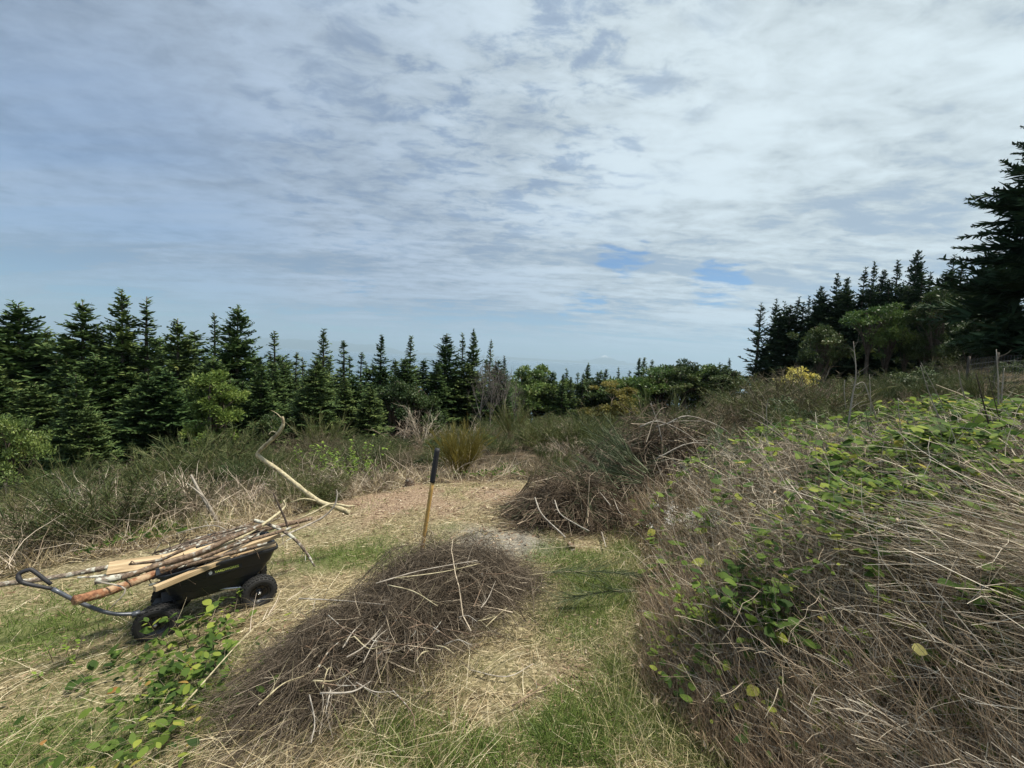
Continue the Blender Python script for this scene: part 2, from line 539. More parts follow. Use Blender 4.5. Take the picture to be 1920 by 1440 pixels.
# sawn timber with grain along local x
M_wood, t = mat_base('sawn_timber')
co = nd(t, 'ShaderNodeTexCoord').outputs['Object']
mp = nd(t, 'ShaderNodeMapping', ins={0: co, 3: (2.5, 45, 45)}).outputs[0]
n1 = noise(t, mp, 1.6, 6, .6, .6)
kn = nd(t, 'ShaderNodeTexVoronoi', ins={'Vector': nd(t, 'ShaderNodeMapping', ins={0: co, 3: (5, 14, 14)}).outputs[0], 'Scale': 1.0})
c = ramp(t, n1, [(.3, (.25, .17, .09)), (.5, (.45, .33, .19)), (.7, (.64, .50, .31))])
c = mixc(t, smooth(t, kn.outputs[0], .16, .06), c, (.16, .08, .03))
b = nd(t, 'ShaderNodeBump', ins={'Strength': .25, 'Distance': .003, 'Height': n1}).outputs[0]
p = nd(t, 'ShaderNodeBsdfPrincipled', ins={'Base Color': c, 'Roughness': .65, 'Normal': b})
nd(t, 'ShaderNodeOutputMaterial', ins={0: p.outputs[0]})

M_tub = plain('black_plastic', (.014, .016, .019), .42, 0, .3, 25, .08)
M_rubber = plain('tyre_rubber', (.016, .016, .016), .75, 0, .35, 60, .2)
M_steel = plain('black_painted_steel', (.022, .023, .025), .35, 0, .3, 40)
M_rim = plain('dark_rim_paint', (.03, .03, .032), .25, .3, .2, 40)
M_handle = plain('grey_steel_tube', (.10, .11, .13), .38, .4, .25, 40)
M_zinc = plain('zinc_steel', (.55, .56, .58), .3, .9, .1, 40)
M_grip = plain('black_rubber_grip', (.02, .02, .024), .6, 0, .3, 50)
M_logo = plain('lime_print', (.50, .58, .12), .5)
M_logow = plain('white_print', (.8, .8, .75), .5)
M_ash = plain('handle_wood', (.52, .32, .10), .45, 0, .35, 18)
M_wire = plain('galvanised_wire', (.12, .12, .125), .55, .3, .2, 30)
M_post = bark('fence_post_wood', (.06, .05, .04), (.14, .12, .10), None, 20, stretch=(1, 1, .2))
M_seed = veg('seed_fluff', [(0, (.45, .40, .33)), (1, (.78, .75, .70))], .8, .3)

# ------------------------------------------------------------------ ground sheet, sea
def axis(lo, hi, fine, n):
    """dense near 0, stretched outwards"""
    u = np.linspace(-1, 1, n)
    a = np.sinh(u * 6.2) / math.sinh(6.2)
    return np.where(a < 0, -a * lo, a * hi) + fine


gx = axis(-700, 500, .2, 420)
gy = axis(-200, 900, 1.6, 420)
X, Y = np.meshgrid(gx, gy, indexing='ij')
Z = ground(X, Y)
near = sst(np.hypot(X, Y), 14, 6)
Z = Z + near * (0.022 * (vnoise(X, Y, .16, 21) - .5) + .03 * (vnoise(X, Y, .45, 22) - .5))
Z = np.maximum(Z, -140)
V = np.stack([X, Y, Z], -1).reshape(-1, 3)
nx_, ny_ = X.shape
i_ = (np.arange(nx_ - 1)[:, None] * ny_ + np.arange(ny_ - 1)[None]).reshape(-1)
Q = np.stack([i_, i_ + ny_, i_ + ny_ + 1, i_ + 1], -1)
me = build_mesh('ground', V, Q, None, None, True)
g_, c_, a_ = zones(X, Y)
cl = inpoly(CLEAR, X, Y).astype(float)
for nm, arr in (('green', g_), ('chips', c_), ('ash', a_), ('clear', cl)):
    at_ = me.attributes.new(nm, 'FLOAT', 'POINT')
    at_.data.foreach_set('value', np.ascontiguousarray(arr.reshape(-1), np.float32))
m, t = mat_base('ground_soil')
co = nd(t, 'ShaderNodeTexCoord').outputs['Object']
n1 = noise(t, co, 28, 8, .65)
n2 = noise(t, co, 5, 5, .6)
n3 = nd(t, 'ShaderNodeTexVoronoi', ins={'Vector': co, 'Scale': 70.0}).outputs['Color']
nb = nd(t, 'ShaderNodeSeparateXYZ', ins={0: n3}).outputs[0]
A = lambda nme: nd(t, 'ShaderNodeAttribute', attribute_name=nme).outputs['Fac']
soil = mixc(t, smooth(t, n1, .35, .7), (.095, .08, .042), (.27, .235, .13))
soil = mixc(t, smooth(t, nb, .55, .9), soil, (.40, .34, .21))
grn = mixc(t, n1, (.065, .09, .025), (.17, .19, .07))
chp = mixc(t, smooth(t, n1, .3, .65), (.13, .09, .06), (.29, .205, .14))
chp = mixc(t, smooth(t, nb, .75, .9), chp, (.45, .35, .25))
ash_ = mixc(t, smooth(t, n1, .3, .7), (.12, .11, .10), (.36, .34, .30))
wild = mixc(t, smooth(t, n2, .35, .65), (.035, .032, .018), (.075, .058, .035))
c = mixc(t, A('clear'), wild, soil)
c = mixc(t, mth(t, 'MULTIPLY', A('green'), A('clear')), c, grn)
c = mixc(t, A('chips'), c, chp)
c = mixc(t, mth(t, 'MULTIPLY', A('ash'), .8), c, ash_)
b = nd(t, 'ShaderNodeBump', ins={'Strength': .8, 'Distance': .03, 'Height': mth(t, 'ADD', n1, mth(t, 'MULTIPLY', nb, .4))}).outputs[0]
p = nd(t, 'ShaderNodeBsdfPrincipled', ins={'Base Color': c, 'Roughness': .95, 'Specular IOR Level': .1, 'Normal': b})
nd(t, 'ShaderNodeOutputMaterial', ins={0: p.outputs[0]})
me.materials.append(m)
o = bpy.data.objects.new('ground', me); COL.objects.link(o)
tag(o, 'trampled grass and soil clearing falling away to the shore', kind='structure')

m, t = mat_base('sea_water')
co = nd(t, 'ShaderNodeTexCoord').outputs['Object']
n1 = noise(t, nd(t, 'ShaderNodeMapping', ins={0: co, 3: (.0006, .00012, 1)}).outputs[0], 1.0, 4, .5)
nw = noise(t, co, .05, 6, .6)
b = nd(t, 'ShaderNodeBump', ins={'Strength': .25, 'Distance': 1.0, 'Height': nw}).outputs[0]
p = nd(t, 'ShaderNodeBsdfPrincipled', ins={'Base Color': (.09, .15, .20, 1), 'Roughness': smooth(t, n1, .4, .6, .25, .45), 'Normal': b})
nd(t, 'ShaderNodeOutputMaterial', ins={0: p.outputs[0]})
R_ = 42000.0
V = np.array([[math.cos(a) * R_, math.sin(a) * R_, -118.] for a in np.arange(64) * math.pi / 32] + [[0, 0, -118.]])
me = bpy.data.meshes.new('sea'); me.from_pydata(V.tolist(), [], [(i, (i + 1) % 64, 64) for i in range(64)]); me.materials.append(m)
o = bpy.data.objects.new('sea', me); COL.objects.link(o)
tag(o, 'pale blue sea beyond the trees', kind='structure')

# distant mountains across the water: ridged meshes with real depth
def range_mesh(name, px0, px1, D, hmax, seed, snow=0.0, label=None, peak=None):
    r = np.random.default_rng(seed)
    a0, a1 = (px0 - 960) / F, (px1 - 960) / F
    n = 160
    xs = np.linspace(a0, a1, n) * D
    u = np.linspace(0, 1, n)
    prof = sum(np.interp(u, np.linspace(0, 1, k), r.random(k)) / (1 + .35 * q) for q, k in enumerate((6, 13, 29, 61))) / 2.6
    prof = (.45 + .75 * prof) * hmax * np.minimum(1, np.minimum(u, 1 - u) * 9) ** .7
    if peak:
        prof = prof + peak[1] * np.maximum(0, 1 - np.abs(u - peak[0]) / peak[2]) ** 1.3
    rows = []
    for q, (dy, f) in enumerate(((-2500, 0), (-1200, .45), (-500, .8), (0, 1), (900, .6), (2500, 0))):
        z = -118 - 3 + prof * f * (1 + .15 * r.normal(size=n) * (0 < f < 1))
        rows.append(np.stack([xs, np.full(n, D + dy), z], -1))
    V = np.concatenate(rows)
    i0 = (np.arange(5)[:, None] * n + np.arange(n - 1)[None]).reshape(-1)
    Q = np.stack([i0, i0 + 1, i0 + n + 1, i0 + n], -1)
    m, t = mat_base(name + '_rock')
    zz = nd(t, 'ShaderNodeSeparateXYZ', ins={0: nd(t, 'ShaderNodeTexCoord').outputs['Object']}).outputs[2]
    c = mixc(t, smooth(t, zz, snow, snow + 250) if snow else 0.0, (.05, .075, .06), (.85, .87, .9))
    p = nd(t, 'ShaderNodeBsdfPrincipled', ins={'Base Color': c, 'Roughness': .95})
    nd(t, 'ShaderNodeOutputMaterial', ins={0: p.outputs[0]})
    o = bpy.data.objects.new(name, build_mesh(name, V, Q, None, m, True)); COL.objects.link(o)
    tag(o, label, kind='structure')


range_mesh('mountains', 250, 760, 39000, 1000, 3, 0, 'hazy blue mountains far across the water')
range_mesh('hills', 700, 1320, 39500, 260, 4, 0, 'low hazy coast far across the water')
range_mesh('snowy_mountain', 1085, 1175, 40500, 420, 9, 430, 'faint snow topped peak above the far coast', (.5, 520, .30))

# ------------------------------------------------------------------ trees
def conifer(seed, H=12., Rb=3.1, base=.06, wh=.36, per=6, sparse=0.0, mat=None, step=.12, lift=.3, pw=.85):
    r = np.random.default_rng(seed)
    g = Geo()
    zs = []
    z = H * base
    while z < H - .35:
        zs.append(z)
        z += wh * (1.0 - .45 * z / H) * r.uniform(.8, 1.2)
    P0 = []; D = []; L = []; Bd = []
    for z in zs:
        tt = (z - H * base) / (H * (1 - base))
        for k in range(int(per + r.integers(0, 3))):
            if r.random() < sparse:
                continue
            a = r.uniform(0, 2 * math.pi)
            rad = Rb * ((1 - tt) ** pw * .96 + .03) * r.uniform(.60, 1.18) * min(1, .72 + tt * 2.2)
            el = lift * (tt * 1.9 - .55) + r.normal() * .12
            P0.append((0, 0, z + r.normal() * .16)); L.append(max(rad, .18))
            D.append((math.cos(a) * math.cos(el), math.sin(a) * math.cos(el), math.sin(el)))
            Bd.append((0, 0, r.uniform(.05, .5)))
    P0 = np.array(P0); D = np.array(D); L = np.array(L); Bd = np.array(Bd)
    P = curves(P0, D, L, 6, Bd, .05, r)
    br = r.random(len(P))
    upv = np.array([0, 0, 1.])
    Wb = np.minimum(.02 + .02 * L, .07)[:, None] * np.array([.5, 1.3, 1.5, 1.3, 1., .25])
    g.add(*strands(P, Wb, br * .5, 1, np.broadcast_to(upv, (len(P), 1, 3)) + r.normal(size=(len(P), 1, 3)) * .3, r))
    idx = []; tts = []; sg = []
    for i in range(len(P)):
        K = max(3, int(L[i] / step))
        for s_ in (-1, 1):
            q = (np.arange(K) + r.random(K)) / K
            q = .12 + .88 * q
            idx += [i] * K; tts += list(q); sg += [s_] * K
    idx = np.array(idx); tts = np.array(tts); sg = np.array(sg)
    p, T = at(P, idx, tts)
    side = unit(np.cross(T, upv)) * sg[:, None]
    dd = unit(T * r.uniform(.5, 1.1, (len(p), 1)) + side + r.normal(size=p.shape) * .30 + np.array([0, 0, .08]))
    Lb = np.maximum(.16, L[idx] * .42 * (1.05 - tts) + .12) * r.uniform(.6, 1.25, len(p))
    C = curves(p, dd, Lb, 3, np.stack([np.zeros(len(p)), np.zeros(len(p)), r.uniform(-.35, .25, len(p))], -1), .08, r)
    Wd = (r.uniform(.026, .048, len(p)) + .05 * Lb)[:, None] * np.array([.8, 1., .12])
    g.add(*strands(C, Wd, np.clip(br[idx] * .45 + r.random(len(p)) * .55, 0, 1), 1,
                   np.broadcast_to(upv, (len(p), 1, 3)) + r.normal(size=(len(p), 1, 3)) * .55, r))
    # leader
    n = 26
    pz = np.zeros((n, 3)); pz[:, 2] = H - r.uniform(.0, 1.1, n)
    a = r.uniform(0, 6.28, n)
    C = curves(pz, np.stack([np.cos(a), np.sin(a), np.full(n, .9)], -1), r.uniform(.12, .3, n), 3, None, .05, r)
    g.add(*strands(C, np.array([.02, .03, .006]), None, 1, None, r))
    crown = g.mesh('crown', mat or M_fir)
    tr = tube([(0, 0, -.6), (0, 0, H * .3), (.03, 0, H * .7), (0, 0, H)], [.017 * H, .012 * H, .006 * H, .012], 7)
    return build_mesh('trunk', *tr, None, M_bark, True), crown


def add_limbs(g, pts):
    for a, rad in pts:
        V, Q = tube(a, rad, 5)
        g.add(V, Q)


def broadleaf(seed, H=6., R=2.4, base=.28, clumps=46, per=120, lf=.10, mat=None, barkm=None, flat=.8, open_=.0):
    r = np.random.default_rng(seed)
    g = Geo(); tg = Geo()
    cz = H * (base + 1) / 2; hz = H * (1 - base) / 2
    lean = r.normal(size=2) * .25
    add_limbs(tg, [([(0, 0, -.4), (lean[0] * .4, lean[1] * .4, H * base), (lean[0], lean[1], cz), (lean[0] * 1.2, lean[1], H * .88)], [.030 * H, .022 * H, .014 * H, .006 * H])])
    # uneven outline: several lobes
    lob = [(r.uniform(-.55, .55) * R, r.uniform(-.55, .55) * R, cz + r.uniform(-.5, .7) * hz, r.uniform(.42, .7)) for _ in range(7)]
    lob.append((0, 0, cz + .35 * hz, .62)); lob.append((0, 0, cz - .1 * hz, .8))
    for k in range(clumps):
        lx, ly, lz, lr = lob[r.integers(len(lob))]
        d = unit(r.normal(size=3)); d[2] = abs(d[2]) * 1.1 - .25 if r.random() < .8 else d[2]
        q = r.uniform(.55, 1.05)
        c = np.array([lx, ly, lz]) + d * lr * np.array([R, R, hz * flat]) * q * .85
        cr = r.uniform(.22, .40) * R * .62
        n = int(per * r.uniform(.6, 1.3))
        v = r.normal(size=(n, 3)); v = unit(v) * r.random((n, 1)) ** .4 * cr * np.array([1, 1, .55])
        p = c + v
        dirs = unit(v + r.normal(size=(n, 3)) * .5 * cr + [0, 0, .25 * cr])
        L = r.uniform(.7, 1.3, n) * lf * 2
        C = curves(p, dirs, L, 3, None, .1, r)
        tone = r.random() * .5
        g.add(*strands(C, (L * .24)[:, None] * np.array([.35, 1., .12]), np.clip(tone + r.random(n) * .5, 0, 1), 1,
                       np.broadcast_to(np.array([0, 0, 1.]), (n, 1, 3)) + r.normal(size=(n, 1, 3)) * .6, r))
        if k % 2 == 0:
            zt = r.uniform(base * .7, .75) * H
            s0 = np.array([lean[0] * zt / H, lean[1] * zt / H, zt])
            mid = (s0 + c) / 2 + r.normal(size=3) * .12 * R + [0, 0, .08 * H]
            add_limbs(tg, [([s0, mid, c], [.009 * H, .005 * H, .0015 * H])])
    return tg.mesh('trunk', barkm or M_bark, True), g.mesh('crown', mat or M_madrone)


def bare_tree(seed, H=7.):
    r = np.random.default_rng(seed)
    tg = Geo(); g = Geo()
    add_limbs(tg, [([(0, 0, -.4), (.1, 0, H * .4), (-.1, .1, H * .75), (.05, 0, H)], [.018 * H, .012 * H, .007 * H, .002 * H])])
    for k in range(26):
        z = r.uniform(.25, .95) * H
        a = r.uniform(0, 6.28); L = (H - z) * .35 + .5
        d = np.array([math.cos(a), math.sin(a), 1.3])
        p0 = np.array([0, 0, z])
        p1 = p0 + d * L * .4 + r.normal(size=3) * .1; p2 = p1 + d * L * .5 + [0, 0, .3] + r.normal(size=3) * .15
        add_limbs(g, [([p0, p1, p2], [.03, .018, .008])])
        for q in range(5):
            s_ = p1 + (p2 - p1) * r.random()
            add_limbs(g, [([s_, s_ + r.normal(size=3) * .2 + [0, 0, .25], s_ + r.normal(size=3) * .4 + [0, 0, .6]], [.012, .008, .004])])
    return tg.mesh('trunk', M_baregrey, True), g.mesh('branches', M_baregrey)


PROTO = {}
for k, kw in {'fir0': dict(seed=1), 'fir1': dict(seed=2, Rb=2.5, wh=.44, pw=.95), 'fir2': dict(seed=3, Rb=3.4, per=7, pw=.7, lift=.35),
              'fir3': dict(seed=4, Rb=2.2, wh=.5, per=5, sparse=.1, pw=1.0), 'fir4': dict(seed=5, Rb=2.7, base=.22, pw=.8),
              'fir5': dict(seed=6, Rb=3.0, wh=.36, per=7, lift=.2, pw=.75),
              'slim': dict(seed=7, Rb=1.7, wh=.5, per=5, sparse=.15, base=.12),
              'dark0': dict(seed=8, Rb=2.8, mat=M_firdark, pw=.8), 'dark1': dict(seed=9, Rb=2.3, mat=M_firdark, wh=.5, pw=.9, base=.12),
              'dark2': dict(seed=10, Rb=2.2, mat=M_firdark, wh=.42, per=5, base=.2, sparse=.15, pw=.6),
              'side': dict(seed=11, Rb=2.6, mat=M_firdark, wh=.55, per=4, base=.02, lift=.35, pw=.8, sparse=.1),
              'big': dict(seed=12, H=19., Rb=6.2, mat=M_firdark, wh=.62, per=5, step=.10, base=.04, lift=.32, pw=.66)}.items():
    PROTO[k] = (kw.get('H', 12.), 'crown', conifer(**kw))
for k, kw in {'mad0': dict(seed=21), 'mad1': dict(seed=22, H=6, R=2.8, base=.2, flat=.9), 'mad2': dict(seed=23, H=6, R=2.0, base=.35),
              'round': dict(seed=24, H=6, R=2.1, base=.12, clumps=90, per=130, lf=.085, mat=M_roundleaf),
              'madd0': dict(seed=25, R=3.0, mat=M_madroned, base=.15, clumps=60), 'madd1': dict(seed=26, R=2.5, mat=M_madroned, base=.2),
              'umb': dict(seed=27, R=2.7, base=.5, clumps=40, flat=.9),
              'bright': dict(seed=28, R=2.6, base=.1, mat=M_broomy, clumps=50)}.items():
    PROTO[k] = (6., 'crown', broadleaf(**kw))
PROTO['bare0'] = (7., 'branches', bare_tree(31)); PROTO['bare1'] = (7., 'branches', bare_tree(32))


def tree(kind, px, pytop, D, width=1.0, name='fir_tree', label=None, cat='tree', group=None, rot=None, sink=0.0):
    H0, cn, (tm, cm) = PROTO[kind]
    top = W(px, pytop, D)
    gz = float(ground(top[0], top[1])) - .15 - sink
    H = max(top[2] - gz, 1.0)
    e = empty(name, (top[0], top[1], gz), random.uniform(0, 6.28) if rot is None else rot)
    s = H / H0
    wx = width * (1.22 if kind in ('fir0', 'fir1', 'fir2', 'fir3', 'fir4', 'fir5', 'slim') else 1.08)
    e.scale = (s * wx, s * wx, s)
    a = bpy.data.objects.new('trunk', tm); b_ = bpy.data.objects.new(cn, cm)
    for q in (a, b_):
        COL.objects.link(q); q.parent = e
    tag(e, label, cat, group)
    return e


GL = 'firs along the lower left edge of the clearing'
left = [('fir2', 35, 570, 33, 1.15, 'wide dark fir at the left edge of the photo with a broad ragged top'),
        ('fir0', 85, 618, 35, 1.0, None), ('fir5', 155, 565, 34, 1.1, 'dense fir with a narrow spiky leader, left of the tallest twin firs'),
        ('fir0', 228, 546, 35, .95, 'tallest fir of the left wood, thick topped, standing close to its twin'),
        ('fir3', 275, 556, 35.5, 1.15, 'slightly thinner fir whose top touches the right side of the tallest left fir'),
        ('fir4', 333, 598, 38, 1.1, 'fir with a small pointed top showing above the round green tree'),
        ('fir3', 402, 587, 40, .95, 'slim fir just left of the broad dark conical fir, sky between its branches'),
        ('fir2', 446, 576, 39, .90, 'broad dark conical fir standing behind the round light green tree'),
        ('slim', 515, 620, 41, 1.2, 'thin light fir with an open see through crown, against the sea'),
        ('slim', 556, 660, 44, 1.1, 'short thin fir between the open light fir and the next dark fir'),
        ('fir1', 607, 618, 44, 1.05, 'dark pointed fir standing behind the curled bleached branch'),
        ('slim', 645, 638, 46, 1.3, 'narrow fir with an airy crown right of the fir behind the curled branch'),
        ('slim', 678, 660, 48, 1.2, 'small fir top between two taller pointed firs'),
        ('fir1', 715, 629, 46, 1.05, 'neat cone shaped fir with a bare lower trunk, left of the dead curly shrub'),
        ('fir1', 771, 631, 50, 1.0, 'fir with spaced upper branches alone against the sea above the tool handle'),
        ('fir4', 838, 625, 52, 1.15, 'broad dense fir starting the close group of three firs in the middle'),
        ('fir3', 868, 624, 53, 1.0, 'narrow middle fir of the close group in the centre'),
        ('fir0', 889, 620, 53, .75, 'tall thin fir in the centre group, right beside its middle fir'),
        ('fir3', 921, 636, 53, .95, 'fir above the grey bare trees at the right of the centre group'),
        ('dark1', 946, 668, 52, 1.0, 'low dark fir closing the right side of the centre group')]
for k, px, py, D, wd, lb in left:
    tree(k, px, py, D, wd, label=lb or 'small fir top between the left edge fir and the spiky one', group=GL)
for i in range(16):
    px = 480 + i * 29 + random.uniform(-9, 9)
    tree(random.choice(['fir1', 'fir3', 'slim', 'fir0']), px, 678 + random.uniform(-14, 14), 50 + random.uniform(0, 8), 1.35,
         label='small fir between the pointed firs in the middle of the left skyline', group='small firs closing the left skyline')
GF = 'low dark firs filling the left wood'
for i in range(30):
    px = -60 + 27 * i + random.uniform(-14, 14)
    if px > 700: continue
    py = 690 + random.uniform(-30, 40) + (px > 450) * 8
    tree(random.choice(['fir0', 'fir5', 'fir2', 'fir4']), px, py, random.uniform(28, 36), 1.25,
         label='low dark fir filling the shadowy wood below the left skyline', group=GF)
for i, px in enumerate((-30, 10, 60, 120, 190, 245, 300, 365, 430, 480, 530, 590, 640, 700, 760, 820, 880, 935)):
    tree(random.choice(['fir5', 'fir2', 'fir0']), px, (618 if px < 380 else 668) + .02 * px + random.uniform(-12, 16), 46 + random.uniform(0, 8), 1.45,
         label='fir half hidden behind the front row of the left wood', group='firs in the second row of the left wood')
tree('fir5', 142, 702, 24, 1.0, label='small lighter green fir with drooping sprays in front of the tall left firs')
tree('fir2', 165, 760, 23.5, 1.0, label='low bushy fir beside the small lighter fir above the left shrubs')
tree('round', 410, 686, 25, .86, name='broadleaf_tree', label='round light green leafy tree standing out before the dark left wood')
tree('madd1', 512, 778, 27, 1.0, name='broadleaf_tree', label='low dark leafy tree right of the round light green tree')
tree('mad1', 20, 768, 17, .55, name='weeping_shrub', label='drooping olive green shrub cut off by the left edge of the photo', cat='shrub')
tree('madd0', 783, 700, 44, .9, name='broadleaf_tree', label='dark leafy tree at the foot of the fir above the tool handle')
tree('madd1', 735, 710, 42, .8, name='broadleaf_tree', label='dark leafy tree between two firs left of the curly dead shrub')
tree('dark0', 985, 700, 60, .8, label='dark fir low in the gap right of the centre group', group=None)
for i, (k, px, py) in enumerate((('bare0', 905, 700), ('bare1', 925, 690), ('bare0', 948, 705), ('bare1', 968, 725))):
    tree(k, px, py, 42 + i, .8, name='bare_tree', cat='tree', label='leafless grey tree before the firs just right of the centre',
         group='leafless grey trees below the centre firs')
MID = [('mad0', 988, 684, 62, 1.0, 'open leafy tree with sky showing through, right of the centre fir group'),
       ('mad2', 1012, 702, 64, 1.0, 'small open leafy tree top beside the tall airy leafy one'),
       ('mad1', 960, 712, 58, 1.0, 'leafy green tree directly right of the grey bare trees'),
       ('slim', 1041, 698, 66, 1.2, 'thin spiky fir in the low middle skyline before the sea'),
       ('mad2', 1052, 708, 62, 1.1, 'olive leafy tree under the middle skyline firs'),
       ('fir3', 1063, 690, 68, 1.2, 'fir with twiggy top left of the solid middle cone'),
       ('slim', 1084, 698, 70, 1.3, 'pale thin fir just left of the solid middle cone'),
       ('fir0', 1103, 682, 64, .85, 'solid dark cone shaped fir in the low middle skyline'),
       ('slim', 1120, 697, 72, 1.3, 'thin fir just right of the solid middle cone'),
       ('slim', 1133, 700, 72, 1.2, 'small spiky fir above the yellow green bush'),
       ('fir3', 1145, 703, 74, 1.0, 'small fir between two spiky ones above the yellow green bush'),
       ('fir3', 1160, 688, 72, .9, 'fir standing alone above the yellow green bush against the sea'),
       ('slim', 1181, 694, 72, 1.2, 'thin fir over the rounded olive tree'),
       ('mad1', 1181, 702, 56, .8, 'rounded olive tree right of the yellow green bush'),
       ('fir1', 1200, 672, 66, 1.2, 'grey green fir, first of a close pair over the far green slope'),
       ('fir1', 1209, 671, 67, 1.1, 'grey green fir, second of the close pair over the far green slope'),
       ('slim', 1223, 674, 67, 1.2, 'thin fir top right of the close pair'),
       ('mad1', 1237, 678, 58, 1.0, 'brownish leafy tree right of the close fir pair'),
       ('madd1', 1278, 676, 58, .9, 'dark leafy tree with a knobbly top in the right middle skyline'),
       ('mad2', 1320, 680, 58, 1.1, 'leafy tree top in the dip before the right wood'),
       ('mad2', 1305, 692, 60, 1.1, 'low leafy tree filling the dip between two knobbly trees'),
       ('madd1', 1352, 686, 56, 1.1, 'leafy brownish tree just left of the right wood'),
       ('dark1', 1368, 672, 60, 1.1, 'short dark fir behind the leafy tree left of the right wood'),
       ('dark1', 1350, 680, 62, .9, 'tiny dark fir spike in the dip left of the right wood')]
for k, px, py, D, wd, lb in MID:
    tree(k, px, py, D, wd, name='fir_tree' if k[0] in 'fsd' and k != 'mad' else 'broadleaf_tree', label=lb, group='trees of the low middle skyline')
tree('bright', 1158, 716, 50, 1.3, name='yellow_green_bush', label='yellow green leafy bush in the low middle skyline', cat='bush')
for i in range(26):
    px = 940 + i * 17 + random.uniform(-8, 8)
    k = random.choice(['mad1', 'fir3', 'fir5', 'fir0', 'madd1', 'fir1', 'fir4'])
    tree(k, px, 710 - (px - 940) * .03 + random.uniform(-12, 8), 56 + random.uniform(0, 6), 1.3, name='fir_tree' if k[0] == 'f' else 'broadleaf_tree',
         label='tree in the unbroken green band below the middle skyline', group='trees filling the low middle band')
RT = [('side', 1428, 568, 58, 1.15, 'fir with long separate side branches at the left end of the right wood'),
      ('dark2', 1456, 563, 58, .9, 'thin trunked dark fir, second from the left end of the right wood'),
      ('dark2', 1472, 567, 59, .9, 'thin trunked dark fir, third from the left end of the right wood'),
      ('dark1', 1498, 558, 58, 1.0, 'dark fir with a soft blunt top left of the stepped firs'),
      ('dark1', 1518, 556, 56, .8, 'small dark fir between the soft topped and the cone topped fir'),
      ('dark0', 1540, 536, 54, .95, 'dark cone topped fir low on the step of the right wood'),
      ('dark1', 1571, 515, 53, .95, 'dark fir, left one of a pair on the second step of the right wood'),
      ('dark0', 1589, 520, 54, .8, 'dark fir, right one of a pair on the second step of the right wood'),
      ('dark1', 1623, 503, 52, .9, 'dark fir leaning close to the sharp topped one left of the tall cone'),
      ('dark1', 1641, 492, 51, .8, 'sharp topped dark fir left of the tall cone of the right wood'),
      ('dark0', 1658, 505, 51, .8, 'small dark fir top left of the tall cone'),
      ('dark1', 1685, 489, 50, 1.0, 'greyer fir with a loose top directly left of the tall cone'),
      ('dark0', 1722, 468, 48, .85, 'tallest clean cone shaped fir of the right wood'),
      ('dark1', 1745, 512, 48, 1.0, 'low dark fir tucked right of the tall cone'),
      ('side', 1790, 478, 46, 1.1, 'see through fir with wide even branches before the giant fir'),
      ('dark0', 1768, 535, 44, 1.1, 'dark fir low between the see through fir and the tall cone')]
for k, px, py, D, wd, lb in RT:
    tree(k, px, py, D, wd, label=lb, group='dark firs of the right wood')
for i in range(22):
    px = 1470 + i * 20 + random.uniform(-8, 8)
    py = 575 - (px - 1470) * .20 + random.uniform(-12, 16)
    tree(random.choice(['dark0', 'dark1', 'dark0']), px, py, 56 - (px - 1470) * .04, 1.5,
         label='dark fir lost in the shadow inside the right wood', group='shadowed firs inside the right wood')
tree('big', 2012, 130, 25, .95, rot=.4, label='giant dark fir with drooping branch ends cut off by the right edge')
tree('big', 2140, 300, 24, .9, rot=3.0, label='tall dark fir outside the right edge whose branches reach in')
for (k, px, py, D, wd, lb) in (('madd1', 1538, 612, 42, .85, 'dome shaped dark leafy tree behind the yellow bush'),
                           ('umb', 1637, 573, 40, .75, 'olive crowned tree with a bare pale trunk in the right wood'),
                           ('mad1', 1668, 583, 40, .7, 'green leafy tree joined to the right side of the bare trunked one'),
                           ('madd0', 1742, 600, 38, .75, 'dark green leafy tree right of the olive crowned pair'),
                           ('madd1', 1775, 536, 37, .7, 'leafy dark tree crown under the see through fir'),
                           ('madd0', 1830, 570, 30, .7, 'wide dark leafy tree under the tall fir at the right'),
                           ('madd0', 1895, 590, 26, .8, 'dark leafy tree at the right edge behind the wire fence'),
                           ('madd1', 1700, 615, 40, .7, 'low dark leafy tree behind the far green slope on the right')):
    tree(k, px, py, D, wd, name='broadleaf_tree', label=lb, group='leafy trees before the right wood')

